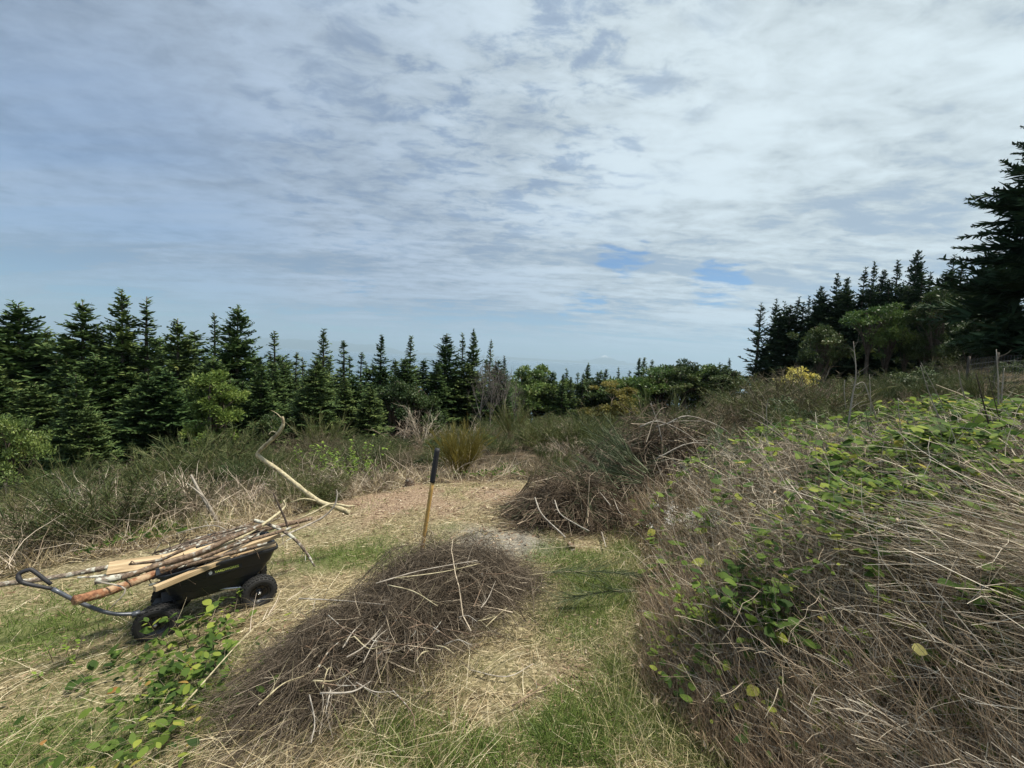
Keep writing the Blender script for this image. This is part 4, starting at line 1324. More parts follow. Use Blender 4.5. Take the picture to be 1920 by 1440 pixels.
# pale dry stalks standing and leaning everywhere over the bank
x, y, r = bank_pts(2600, 340, 2.2, 9, 10, 74, .3, 9)
q = bankdepth(x, y); n = len(x)
a = r.uniform(0, 6.28, n); el = r.uniform(.5, 1.5, n)
d = np.stack([np.cos(a) * np.cos(el), np.sin(a) * np.cos(el), np.sin(el)], -1)
P = curves(np.stack([x, y, ground(x, y) + .1], -1), d, r.uniform(.3, .85, n), 6, None, .08, r)
wd = r.uniform(.0012, .0026, n) * np.clip(np.hypot(x, y) / 3, 1, 3) ** .8
g = Geo().add(*strands(P, wd[:, None] * np.linspace(1.2, .5, 6)[None], np.clip(r.random(n) * .6 + .4, 0, 1), 3, None, r))
tag(g.obj('dry_stalks', M_dead), 'thin pale dry stalks standing all over the right bank', 'dry stalks', kind='stuff')
# rough mixed grass softening the foot of the bank and the middle of the clearing
x, y, r = polar(120000, 1.0, 8, 341, -20, 60)
q = bankdepth(x, y)
k = ((q > -.6) & (q < .35) & (r.random(len(x)) < np.exp(-((q) / .28) ** 2))) | ((q < 0) & inpoly(CLEAR, x, y) & (vnoise(x, y, .28, 92) > .62) & (r.random(len(x)) < .22))
x, y = x[k], y[k]; n = len(x)
p1 = lay('', x, y, r, r.uniform(.04, .17, n) * (.5 + vnoise(x, y, .3, 93)), r.uniform(.0009, .0018, n), r.uniform(.4, 1.5, n), None, '', '', None, 5, (-1.1, .0), np.clip(r.random(n) * 1.1, 0, 1))
finish([p1], 'mixed_grass', veg('mixed_grass', [(0, (.07, .10, .025)), (.4, (.17, .21, .06)), (.6, (.34, .31, .14)), (1, (.66, .58, .36))], .6, .25),
       'half green half dry rough grass at the foot of the right bank', 'grass')

# dry curled leaves, husks and broken bits caught in the bank
x, y, r = bank_pts(16000, 350, 1.0, 7, 8, 74, -.1, 6)
q = bankdepth(x, y); n = len(x)
a = r.uniform(0, 6.28, n); el = r.normal(size=n) * .6
d = np.stack([np.cos(a) * np.cos(el), np.sin(a) * np.cos(el), np.sin(el)], -1)
P = curves(np.stack([x, y, ground(x, y) + VEG(q) * LMP(x, y) * r.uniform(.3, 1.05, n)], -1), d, r.uniform(.015, .07, n), 4, r.normal(size=(n, 3)) * .7, .1, r)
wd = r.uniform(.002, .008, n)
g = Geo().add(*strands(P, wd[:, None] * np.array([[.5, 1, .8, .15]]), np.clip(r.random(n), 0, 1), 1, None, r))
tag(g.obj('dry_leaf_bits', M_tan, smooth_=True), 'small dry leaves and broken bits caught among the stems of the right bank', 'dry leaves', kind='stuff')

# ------------------------------------------------------------------ brush piles
M_heap = veg('mixed_heap_twigs', [(0, (.035, .024, .016)), (.4, (.10, .072, .048)), (.75, (.20, .15, .105)), (1, (.44, .37, .28))], .75, 0)
def heap(name, A, B, wid, hgt, nmain, label, seed, tw=14, Lm=(.4, 1.0), flow=None, green=0.0, gmat=None, core=True, spill=.12, hw=.0016, dark=1.0, tmat=None, skew=0.0):
    """heap of cut broom along the ground line A-B"""
    r = np.random.default_rng(seed)
    A = np.array(A[:2]); B = np.array(B[:2])
    ax = B - A; Ln = np.linalg.norm(ax); ax = ax / Ln; nr = np.array([-ax[1], ax[0]])
    c0 = (A + B) / 2; cz = float(ground(*c0))
    e = empty(name, (c0[0], c0[1], cz))
    tag(e, label, 'brush pile', 'heaps of cut brush in the clearing')

    def top(u, v):
        us = u / (Ln * .5)
        q = us ** 2 + (v / (wid * (1 + skew * us))) ** 2
        return hgt * (1 + .8 * skew * us) * np.clip(1 - q, 0, 1) ** .75 * (.45 + .95 * vnoise(u + 9, v + 9, .33, seed))
    n = nmain
    u = r.uniform(-1, 1, n) * Ln * .52; v = r.normal(size=n) * wid * .42 * (1 + skew * u / (Ln * .5))
    h = top(u, v) * r.random(n) ** .55
    fa = flow if flow is not None else math.atan2(ax[1], ax[0])
    a = fa + r.normal(size=n) * .75 * (1 + .8 * (r.random(n) < .3)) + (vnoise(u + 5, v + 5, .4, seed + 3) - .5) * 1.4 + np.pi * (r.random(n) < .5)
    # outward and downwards over the flanks
    el = r.normal(size=n) * .16
    d = np.stack([np.cos(a) * np.cos(el), np.sin(a) * np.cos(el), np.sin(el)], -1)
    L = r.uniform(*Lm, n)
    xy = c0 + ax * u[:, None] + nr * v[:, None]
    P = curves(np.concatenate([xy, (ground(xy[:, 0], xy[:, 1]) + h + .02)[:, None]], 1) - np.concatenate([d[:, :2], d[:, 2:] * .3], 1) * L[:, None] * .45,
               d, L, 8, np.stack([np.zeros(n)] * 2 + [r.uniform(-.5, .1, n)], -1), .15, r)
    def press(P):
        # keep stems inside the heap: drape anything floating down onto its surface
        dx = P[..., 0] - c0[0]; dy = P[..., 1] - c0[1]
        uu = dx * ax[0] + dy * ax[1]; vv = dx * nr[0] + dy * nr[1]
        gz = ground(P[..., 0], P[..., 1])
        lim = gz + top(uu, vv) + spill * (.35 + .65 * np.clip(1.6 - (uu / (Ln * .55)) ** 2 - (vv / (wid * 1.1)) ** 2, 0, 1))
        P[..., 2] = np.where(P[..., 2] > lim, lim + (P[..., 2] - lim) * .25, P[..., 2])
        P[..., 2] = np.maximum(P[..., 2], gz + .006)
        return P
    P = press(P)
    off = np.array([c0[0], c0[1], cz])
    g = Geo(); gg = Geo(); sg = Geo()
    isg = r.random(n) < green
    thick = r.uniform(.9, 2.1, n) ** 1.2 * hw
    pale = np.clip(r.random(n) * 1.05, 0, 1)
    V, Q, R = strands(P - off, thick[:, None] * np.linspace(1.35, .5, 8)[None], pale, 3, None, r)
    sg.add(V, Q, R)
    idx = np.repeat(np.arange(n), tw); tt = r.uniform(.15, 1, n * tw)
    p, T = at(P, idx, tt)
    dd = unit(T + r.normal(size=p.shape) * np.array([.6, .6, .4]))
    C = press(curves(p, dd, r.uniform(.08, .34, len(p)), 5, None, .17, r))
    R = np.clip(r.random(len(p)) * .8 * dark + .1 * r.random(n)[idx], 0, 1)
    w_ = (r.uniform(.5, 1.1, len(p)) * hw)[:, None] * np.linspace(1.1, .45, 5)[None]
    mg = isg[idx]
    g.add(*strands(C[~mg] - off, w_[~mg], R[~mg], 1, None, r))
    # loose ends sticking out of the surface
    nl = int(n * .22)
    ul = r.uniform(-1, 1, nl) * Ln * .5; vl = r.normal(size=nl) * wid * .5
    xl = c0 + ax * ul[:, None] + nr * vl[:, None]
    al = r.uniform(0, 6.28, nl); ell = r.uniform(-.1, 1.0, nl)
    dl = np.stack([np.cos(al) * np.cos(ell), np.sin(al) * np.cos(ell), np.sin(ell)], -1)
    Pl = curves(np.concatenate([xl, (ground(xl[:, 0], xl[:, 1]) + top(ul, vl) * .9)[:, None]], 1), dl, r.uniform(.12, .42, nl) * (hgt / .42) ** .7, 7, np.stack([np.zeros(nl)] * 2 + [r.uniform(-1.2, .2, nl)], -1), .16, r)
    Pl[..., 2] = np.maximum(Pl[..., 2], ground(Pl[..., 0], Pl[..., 1]) + .006)
    sg.add(*strands(Pl - off, (r.uniform(.7, 1.5, nl) * hw)[:, None] * np.linspace(1.3, .4, 7)[None], np.clip(r.random(nl) * 1.05, 0, 1), 3, None, r))
    il = np.repeat(np.arange(nl), 6); ql, Tl = at(Pl, il, r.uniform(.2, 1, len(il)))
    Cl = curves(ql, unit(Tl + r.normal(size=ql.shape) * .5), r.uniform(.05, .18, len(il)), 4, None, .14, r)
    Cl[..., 2] = np.maximum(Cl[..., 2], ground(Cl[..., 0], Cl[..., 1]) + .005)
    g.add(*strands(Cl - off, (r.uniform(.5, .9, len(il)) * hw)[:, None] * np.linspace(1.1, .4, 4)[None], np.clip(r.random(len(il)) * .9, 0, 1), 1, None, r))
    sg.obj('stems', tmat or M_twig, e); g.obj('twigs', tmat or M_twig, e)
    if green > 0:
        gg.add(*strands(C[mg] - off, w_[mg] * 1.3, None, 1, None, r))
        gg.obj('green_shoots', gmat or M_broomcut, e)
    if core:  # dark lump added inside the heap to block light showing through the twigs
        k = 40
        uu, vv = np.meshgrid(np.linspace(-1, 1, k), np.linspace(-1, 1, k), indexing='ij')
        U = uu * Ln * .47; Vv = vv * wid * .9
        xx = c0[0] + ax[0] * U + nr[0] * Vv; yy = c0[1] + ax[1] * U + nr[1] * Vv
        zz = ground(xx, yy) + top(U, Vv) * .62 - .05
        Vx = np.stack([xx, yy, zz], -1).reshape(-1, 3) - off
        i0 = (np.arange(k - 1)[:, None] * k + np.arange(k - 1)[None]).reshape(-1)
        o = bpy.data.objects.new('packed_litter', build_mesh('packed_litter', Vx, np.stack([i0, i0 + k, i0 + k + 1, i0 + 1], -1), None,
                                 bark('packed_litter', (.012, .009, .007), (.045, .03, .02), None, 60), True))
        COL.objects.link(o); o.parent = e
    return e, top, c0, ax, nr


a_ = G(555, 1320); b_ = G(900, 1110)
A1 = (a_[0] - .05, a_[1] - .02); B1 = (b_[0] + .10, b_[1] + .25)
heap('brush_pile', A1, B1, .37, .42, 1500, 'long dark brown pile of thin twigs in the foreground right of the cart', 401, tw=24, Lm=(.35, 1.0), flow=math.radians(48), hw=.0012, spill=.26, skew=.3)
p = G(1065, 990)
heap('brush_pile', (p[0] - .6, p[1] + .25), (p[0] + .7, p[1] + .35), .5, .66, 900, 'middle brown brush pile with thick pale twigs beside the ash patch', 402, tw=14, Lm=(.4, 1.1), flow=math.radians(5), hw=.0022, green=.15, spill=.32, tmat=M_heap)
p = G(1240, 940)
heap('brush_pile', (p[0] - 1.1, p[1] + .5), (p[0] + 1.15, p[1] + .9), 1.1, 1.2, 1300, 'large far brush pile with green broom tops spilling down its left side', 403, tw=16, Lm=(.6, 1.5), flow=math.radians(170), hw=.003, green=.38, spill=.42, tmat=M_heap)
for i, (px, py, D, ang, til, sc, lb) in enumerate(((1150, 925, 5.4, 2.7, 1.3, .6, 'green broom bough fanned out at the left foot of the far brush pile'),
                                   (1200, 890, 5.8, 2.6, 1.25, .75, 'green broom bough spilling over the left flank of the far brush pile'),
                                   (1330, 900, 5.6, .4, 1.1, .7, 'brownish green bough at the right flank of the far brush pile'))):
    g = broom(430 + i, 1.35, 26, 30, .42, hw=.0042)
    p = W(px, py, D)
    o = g.obj('cut_bough', M_broomcut)
    o.location = tuple(p)
    o.rotation_euler = (0, til, ang)
    o.scale = (sc,) * 3
    tag(o, lb, 'cut bough')
# green cut broom boughs spread on the grass at the foot of the bank
def bough(px0, py0, px1, py1, label, seed, D0=None, n=130, mat=None, rad=.004, zoff=.06, L=(.12, .4), name='cut_bough'):
    r = np.random.default_rng(seed)
    a = G(px0, py0) + [0, 0, zoff]; b = G(px1, py1) + [0, 0, zoff * 1.3]
    mid = (a + b) / 2 + [0, 0, .06]
    e = empty(name, tuple(a))
    V, Q = tube([[0, 0, 0], mid - a, b - a], [rad, rad * .7, rad * .3], 6)
    Geo().add(V, Q).obj('stem', M_snag, e)
    t = r.uniform(.25, 1, n)[:, None]
    p = (b - a) * t + 4 * t * (1 - t) * np.array([0, 0, .06])
    ln = np.linalg.norm(b - a)
    d = unit((b - a) / ln + r.normal(size=(n, 3)) * [.45, .45, .2])
    C = curves(p, d, r.uniform(*L, n) * ln, 6, None, .09, r)
    gz = ground(C[..., 0] + a[0], C[..., 1] + a[1]) - a[2] + .006
    C[..., 2] = np.maximum(C[..., 2], gz)
    Geo().add(*strands(C, .0016 * np.linspace(1.2, .4, 6)[None], None, 1, None, r)).obj('shoots', mat or M_broomcut, e)
    return tag(e, label, 'cut bough')


bough(945, 1095, 1235, 1100, 'pale curved bough with green shoots reaching from the front brush pile across the grass', 501, n=200)
bough(1235, 1130, 1060, 1145, 'green broom bough lying on the grass against the right bank', 502, n=170)
bough(835, 975, 1010, 925, 'long thin bough leading from the bare path to the middle brush pile', 503, n=60, mat=M_dead, zoff=.05)
bough(870, 960, 960, 905, 'angled bare bough at the left end of the middle brush pile', 504, n=30, mat=M_dead, zoff=.18)
bough(1010, 1040, 1190, 1055, 'thin straight bough on the grass in front of the middle brush pile', 505, n=10, mat=M_dead)
bough(340, 1370, 560, 1150, 'long pale bough leaning over the left end of the front brush pile', 506, n=16, mat=M_dead, zoff=.12)


# ------------------------------------------------------------------ single sticks
def stick(name, pts, rad, mat, label, cat='stick', group=None, k=7, bumps=.06, twigs=0, seed=0, tmat=None):
    """pts in world coordinates"""
    pts = np.array(pts, float)
    r = np.random.default_rng(seed + 900)
    o0 = pts[0].copy()
    V, Q = tube(pts - o0, rad, k, bumps=bumps, r=r)
    g = Geo().add(V, Q)
    rad = np.asarray(rad, float) * np.ones(len(pts))
    for i in range(twigs):
        j = r.integers(1, len(pts)); t = r.random()
        p = pts[j - 1] * (1 - t) + pts[j] * t - o0
        d = unit(unit(pts[j] - pts[j - 1]) * .6 + r.normal(size=3) * .6)
        L = r.uniform(.05, .16)
        rr_ = rad[j] * .4
        V, Q = tube([p, p + d * L * .5 + r.normal(size=3) * .008, p + d * L + r.normal(size=3) * .015], [rr_, rr_ * .7, rr_ * .3], 5)
        g.add(V, Q)
    o = g.obj(name, mat, None, True)
    o.location = tuple(o0)
    return tag(o, label, cat, group)


def on_heap(px, py, lift, base_h):
    """point on a plane base_h above the ground along a pixel ray"""
    d = fw * F + rt * (px - 960) + up * (720 - py); d = d / d[1]
    tt = np.arange(.8, 12, .005); p = CAM + d * tt[:, None]
    b_ = p[:, 2] < ground(p[:, 0], p[:, 1]) + base_h
    return p[int(np.argmax(b_))] + [0, 0, lift]


GS = 'pale sticks lying on the front brush pile'
for i, (pts, h, rad, lb) in enumerate((
        ([(560, 1128), (640, 1132), (725, 1140)], .30, .006, 'straight pale stick poking out of the left side of the front brush pile'),
        ([(728, 1103), (775, 1115), (820, 1143)], .42, .006, 'pale bent stick high on the front brush pile'),
        ([(765, 1185), (800, 1178), (850, 1208)], .30, .008, 'thick yellowish crooked stick in the middle of the front brush pile'),
        ([(705, 1100), (790, 1075), (895, 1056)], .46, .006, 'long curved pale stick along the crest of the front brush pile'),
        ([(740, 1090), (830, 1078), (900, 1062)], .46, .005, 'second curved pale stick just below the crest of the front brush pile'),
        ([(610, 1155), (660, 1195), (740, 1215), (790, 1210)], .30, .005, 'thin winding grey stick across the front brush pile'),
        ([(600, 1308), (660, 1305), (695, 1285)], .25, .007, 'yellowish forked stick near the low end of the front brush pile'),
        ([(660, 1310), (700, 1370)], .06, .006, 'yellow green stick pointing down onto the grass from the front brush pile'),
        ([(730, 1295), (770, 1340), (778, 1372)], .08, .006, 'pale green stick end resting on the grass right of the front brush pile'),
        ([(580, 1310), (590, 1360), (583, 1402)], .12, .005, 'short white tipped stick hanging at the low end of the front brush pile'),
        ([(485, 1330), (530, 1290), (570, 1275)], .2, .006, 'broken white ended stick at the left of the low end of the front brush pile'),
        ([(830, 1185), (900, 1198)], .22, .005, 'short pale stick at the right flank of the front brush pile'),
        ([(620, 1300), (610, 1345)], .2, .005, 'small white stick under the yellowish forked one'),
        ([(900, 1270), (960, 1225), (1010, 1212)], .04, .005, 'thin stick lying on the grass right of the front brush pile'),
        ([(960, 1330), (1010, 1300), (1040, 1280)], .02, .006, 'dry pale stick lying on the straw before the bank'),
        ([(880, 1262), (950, 1275), (1000, 1250)], .02, .005, 'low dry stick on the green patch right of the front brush pile'),
        ([(1005, 1220), (1010, 1240)], .02, .006, 'very short pale stick on the grass right of the front brush pile'))):
    P_ = [on_heap(a, b_, .02, h * 1.0 + (.045 if h > .1 else .012)) for a, b_ in pts]
    stick('stick', P_, np.linspace(rad, rad * .6, len(P_)) * .62, (M_barkpale, M_snag, M_logbrown)[i % 3], lb, 'stick', GS if i < 13 else 'dry sticks on the grass', twigs=6, seed=i)
rq = np.random.default_rng(66)
for i in range(34):
    x0, y0 = rq.uniform(560, 930), 0
    y0 = 1290 - (x0 - 560) * .48 + rq.uniform(-70, 60)
    an = rq.uniform(-.9, .9) - .35; ln = rq.uniform(25, 85)
    pts = [(x0, y0), (x0 + ln * .5 * math.cos(an), y0 + ln * .5 * math.sin(an) + rq.uniform(-7, 7)), (x0 + ln * math.cos(an), y0 + ln * math.sin(an))]
    P_ = [on_heap(a, b_, rq.uniform(-.02, .03), .30) for a, b_ in pts]
    stick('stick', P_, np.array([.0035, .0028, .0015]) * rq.uniform(.7, 1.4), (M_barkpale, M_snag, M_logbrown, M_logbrown)[i % 4],
          'thin pale twig half sunk among the brown twigs of the front brush pile', 'stick', 'thin twigs in the front brush pile', twigs=4, seed=200 + i, k=5)
for i, (pts, h, rad, lb) in enumerate((
        ([(1003, 935), (1015, 965), (1050, 1000), (1060, 1010)], .4, .011, 'pale curved stick with a cut end on the middle brush pile'),
        ([(1040, 940), (1050, 965), (1080, 985), (1105, 998)], .4, .010, 'forked reddish stick with a cut end on the middle brush pile'),
        ([(1040, 888), (1062, 897), (1064, 902)], .5, .009, 'short pale stick sticking up at the top of the middle brush pile'),
        ([(1095, 900), (1120, 920), (1145, 950)], .45, .009, 'straight grey stick down the right side of the middle brush pile'),
        ([(1150, 935), (1160, 960), (1170, 968)], .35, .007, 'small white stick at the right end of the middle brush pile'),
        ([(1190, 855), (1225, 875)], .5, .009, 'short pale stick between the middle and the far brush pile'),
        ([(1128, 1000), (1136, 1028)], .06, .012, 'upright cut stub with a yellow end before the middle brush pile'))):
    P_ = [on_heap(a, b_, .012, h) for a, b_ in pts]
    stick('stick', P_, np.linspace(rad, rad * .6, len(P_)) * .8, M_barkpale, lb, 'stick', 'sticks on the middle brush pile', twigs=2, seed=i + 30)
for i, (pts, D, rad, lb) in enumerate((
        ([(1252, 880), (1235, 800), (1220, 756)], 6.6, .012, 'pale bare stick rising from the left top of the far brush pile'),
        ([(1250, 795), (1290, 780), (1350, 800), (1385, 830)], 6.6, .016, 'long arched pale stick over the crest of the far brush pile'),
        ([(1230, 800), (1270, 790), (1330, 790)], 6.7, .012, 'second arched stick on the crest of the far brush pile'),
        ([(1230, 860), (1300, 830), (1390, 845)], 6.2, .012, 'pale stick lying across the middle of the far brush pile'),
        ([(1200, 800), (1235, 790), (1290, 815), (1340, 860)], 6.3, .012, 'arched grey stick on the left flank of the far brush pile'))):
    P_ = [W(a, b_, D) for a, b_ in pts]
    stick('stick', P_, np.linspace(rad, rad * .5, len(P_)) * .8, M_barkpale, lb, 'stick', 'sticks on the far brush pile', twigs=6, seed=i + 60)

# tool standing in the brush pile
b0 = W(790, 1040, 3.86); t0_ = W(820, 842, 3.92)
gb = np.array([b0[0] - .02, b0[1], float(ground(b0[0], b0[1]))])
e = empty('garden_tool', tuple(gb))
ax_ = t0_ - b0; Lg = np.linalg.norm(ax_); axu = ax_ / Lg
bl = b0 - gb
g = Geo().add(*tube([bl - axu * .0, bl + axu * Lg * .33, bl + axu * Lg * .71], [.018, .020, .019], 12)); g.obj('handle', M_ash, e, True)
g = Geo().add(*tube([bl + axu * Lg * .70, bl + axu * Lg * .705, bl + axu * Lg * .98, bl + axu * Lg], [.023, .026, .026, .020], 12)); g.obj('grip', M_grip, e, True)
g = Geo().add(*tube([bl - axu * .10, bl - axu * .05, bl + axu * .06], [.016, .021, .022], 12)); g.add(*box(*(bl - axu * .11 + [0, 0, .0]), .16, .03, .05)); g.obj('ferrule', M_steel, e)
tag(e, 'long wooden tool handle with a black rubber grip standing upright behind the front brush pile', 'garden tool')

# ------------------------------------------------------------------ garden cart
CA = W(485, 1120, 3.07)[:2]                                  # near rear wheel hub
ud = np.array([.73, .68]); ud /= np.linalg.norm(ud)         # towards the rear of the cart
wdv = np.array([-ud[1], ud[0]])
WB, TR = .55, .35
org = CA - ud * WB + wdv * TR / 2                            # centre below the front axle
zf = float(ground(*org)); zr = float(ground(*(org + ud * WB)))
pit = math.atan2(zr - zf, WB)
cart = empty('garden_cart', (org[0], org[1], (zf + float(ground(*(org - wdv * TR / 2)))) / 2 + .0))
cart.rotation_euler = Matrix(((ud[0] * math.cos(pit), wdv[0], -ud[0] * math.sin(pit)), (ud[1] * math.cos(pit), wdv[1], -ud[1] * math.sin(pit)),
                              (math.sin(pit), 0, math.cos(pit)))).to_euler()
tag(cart, 'black four wheeled garden cart loaded with branches and boards', 'garden cart')
RW = .127
# tub
rings = []
kk = 48


def ring(z, xf, xr, hw_, rc=.06):
    pts = []
    for (cx, cy, a0) in ((xr - rc, hw_ - rc, 0), (xf + rc, hw_ - rc, 90), (xf + rc, -hw_ + rc, 180), (xr - rc, -hw_ + rc, 270)):
        for a in np.linspace(0, 90, kk // 4):
            a = math.radians(a0 + a)
            pts.append((cx + rc * math.cos(a), cy + rc * math.sin(a), z))
    return np.array(pts)


TZ = .215
prof = [(0, .06, .53, .150), (.006, .045, .545, .158), (.055, .022, .585, .170), (.060, .014, .593, .177), (.130, -.010, .632, .192), (.136, -.018, .64, .199),
        (.205, -.034, .668, .210), (.222, -.038, .676, .213), (.223, -.052, .690, .227), (.240, -.052, .690, .227), (.241, -.032, .668, .207), (.03, .05, .54, .150)]
for z, xf, xr, hw_ in prof:
    rings.append(ring(TZ + z, xf, xr, hw_))
rings = np.array(rings); rings[..., 1] *= .87
m_, k_ = rings.shape[:2]
cap0 = rings[0].mean(0); cap1 = rings[-1].mean(0)
allr = np.concatenate([np.broadcast_to(cap0, (1, k_, 3)) + (rings[:1] - cap0) * .001, rings, np.broadcast_to(cap1, (1, k_, 3)) + (rings[-1:] - cap1) * .001])
base = (np.arange(m_ + 1) * k_)[:, None]; j = np.arange(k_); j2 = (j + 1) % k_
g = Geo().add(allr.reshape(-1, 3), np.stack([base + j, base + j2, base + k_ + j2, base + k_ + j], -1).reshape(-1, 4))
tub = g.obj('tub', M_tub, cart)
# lettering on the near side, on a slightly raised plate
slope = math.atan2(.210 - .199, .07)
yc = -.1800
pm = Matrix.Rotation(math.radians(90), 4, 'X')
pl_ = Geo().add(*box(0, 0, 0, .22, .040, .004)).obj('name_plate', M_steel, cart)
pl_.matrix_local = Matrix.Translation((.33, yc, TZ + .170)) @ pm @ Matrix.Rotation(-slope, 4, 'X')
tcv = bpy.data.curves.new('lettering', 'FONT'); tcv.body = 'YARDWORKS'; tcv.size = .024; tcv.align_x = 'CENTER'; tcv.align_y = 'CENTER'; tcv.extrude = .0008; tcv.offset = .0006
to = bpy.data.objects.new('lettering_source', tcv)
COL.objects.link(to)
bpy.context.view_layer.update()
lm = bpy.data.meshes.new_from_object(to.evaluated_get(bpy.context.evaluated_depsgraph_get()))
bpy.data.objects.remove(to); bpy.data.curves.remove(tcv)
lm.materials.clear(); lm.materials.append(M_logo)
lo = bpy.data.objects.new('lettering', lm); COL.objects.link(lo); lo.parent = pl_
lo.location = (.014, 0, .0032)
g = Geo(); g.add(*strands(curves(np.array([[-.088, -.010, .0035]]), np.array([[.35, 1, 0.]]), [.028], 7, np.array([[-.3, 0, 0]])), np.array([[.002, .008, .011, .011, .009, .006, .001]]), None, 1, np.array([[[0, 0, 1.]]])))
g.obj('emblem', M_logow, pl_)


def wheel(cx, cy, steer, name='wheel'):
    wm = Geo(); wm.add(*lathe([(.001, -.030), (.016, -.030), (.018, -.024), (.020, -.012), (.045, -.010), (.058, -.018), (.066, -.033), (.072, -.036), (.072, .036), (.066, .033), (.058, .0), (.02, .004), (.018, .024), (.001, .024)], 32))
    for a in range(4):
        an = a * math.pi / 2 + .4
        wm.add(*box(.038 * math.cos(an), -.0125, .038 * math.sin(an), .016, .003, .009, np.array(((math.cos(an), 0, -math.sin(an)), (0, 1, 0), (math.sin(an), 0, math.cos(an))))))
    wo = wm.obj(name, M_rim, cart, True)
    wo.location = (cx, cy, RW)
    wo.rotation_euler = (0, 0, steer)
    t_ = Geo()
    t_.add(*lathe([(.070, -.034), (.080, -.042), (.095, -.045), (.110, -.042), (.119, -.032), (.1225, -.018), (.1235, 0), (.1225, .018), (.119, .032), (.110, .042), (.095, .045), (.080, .042), (.070, .034)], 48))
    for q in range(26):
        an = q * 2 * math.pi / 26
        for yy, rr_, w_ in ((-.030, .119, .018), (-.006, .124, .016), (.012, .124, .014), (.032, .119, .018)):
            an2 = an + (.06 if yy in (-.006, .032) else 0) * 2
            R3 = np.array(((math.cos(an2), 0, -math.sin(an2)), (0, 1, 0), (math.sin(an2), 0, math.cos(an2))))
            t_.add(*box(rr_ * math.cos(an2), yy, rr_ * math.sin(an2), .008, w_, .017, R3))
    t_.obj('tyre', M_rubber, wo)
    h_ = Geo().add(*lathe([(.0005, -.038), (.008, -.038), (.010, -.034), (.010, -.028), (.0005, -.028)], 16)); h_.obj('hub', M_zinc, wo, True)
    return wo


ST = math.radians(-17)
wheel(WB, -TR / 2, 0); wheel(WB, TR / 2, 0)
ca, sa = math.cos(ST), math.sin(ST)
wheel(sa * TR / 2, -ca * TR / 2, ST); wheel(-sa * TR / 2, ca * TR / 2, ST)
# frame
g = Geo()
g.add(*box(WB, 0, RW, .03, TR - .07, .03))
g.add(*box(WB, 0, RW + .045, .05, .20, .07))
g.add(*box(WB - .03, -.10, .2, .10, .03, .05)); g.add(*box(WB - .03, .10, .2, .10, .03, .05))
g.add(*box(.27, -.10, .202, .46, .025, .025)); g.add(*box(.27, .10, .202, .46, .025, .025))
g.add(*box(.05, 0, .203, .14, .16, .02))
g.obj('frame', M_steel, cart)
g = Geo()
g.add(*tube([(WB - .24, -.115, .21), (WB - .03, -.12, RW + .03)], [.008, .008], 8)); g.add(*tube([(WB - .24, .115, .21), (WB - .03, .12, RW + .03)], [.008, .008], 8))
g.add(*box(WB + .03, -.13, .185, .012, .02, .07))
g.obj('brace', M_zinc, cart)
g = Geo()
Rz = np.array(((ca, -sa, 0), (sa, ca, 0), (0, 0, 1)))
v_, q_ = box(0, 0, RW, .03, TR - .07, .03); g.add(v_ @ Rz.T, q_)
v_, q_ = box(-.02, 0, RW + .03, .10, .12, .05); g.add(v_ @ Rz.T, q_)
g.add(*tube([(0, 0, RW), (0, 0, .2)], [.014, .014], 10))
g.obj('steering_axle', M_steel, cart)
# pull handle, world pixels -> local
bpy.context.view_layer.update()
inv = cart.matrix_basis.inverted()
L3 = lambda p: np.array(inv @ Vector(p))
hp = [L3(W(296, 1146, 2.66)), L3(W(255, 1151, 2.60)), L3(W(207, 1150, 2.53)), L3(W(150, 1130, 2.46)), L3(W(98, 1104, 2.40))]
g = Geo().add(*tube(hp[:2], [.017, .015], 8)); g.obj('tow_bar', M_steel, cart, True)
g = Geo().add(*tube([hp[1]] + hp[2:], [.0115] * 4, 10))
g.add(*box(*hp[1], .04, .03, .03))
g.obj('handle', M_handle, cart, True)
gp = [W(98, 1104, 2.40), W(48, 1094, 2.36), W(36, 1086, 2.35), W(36, 1076, 2.36), W(52, 1069, 2.38), W(62, 1070, 2.39), W(96, 1096, 2.41)]
g = Geo().add(*tube([L3(q) for q in gp], [.010, .011, .012, .012, .012, .011, .010], 10)); g.obj('grip_loop', M_grip, cart, True)
# ------------------------------------------------------------------ the load
GLD = 'wood loaded on the garden cart'


def loadstick(pts, rad, mat, label, name='branch', tw=0, seed=0, cat='branch'):
    stick(name, [W(*q) for q in pts], rad, mat, label, cat, GLD, 9, .07, tw, seed)


def board(p, q, wd_, th, label, name='board', tiltv=(0, 0, 1)):
    p = np.array(p); q = np.array(q)
    xa = unit(q - p); ya = unit(np.cross(tiltv, xa)); za = np.cross(xa, ya)
    L = np.linalg.norm(q - p)
    V, Q = box(0, 0, 0, L, wd_, th)
    me = build_mesh(name, V, Q, None, M_wood)
    o = bpy.data.objects.new(name, me); COL.objects.link(o)
    c = (p + q) / 2
    o.matrix_world = Matrix(((xa[0], ya[0], za[0], c[0]), (xa[1], ya[1], za[1], c[1]), (xa[2], ya[2], za[2], c[2]), (0, 0, 0, 1)))
    bv = o.modifiers.new('edge', 'BEVEL'); bv.width = .002; bv.segments = 1
    return tag(o, label, 'board', GLD)


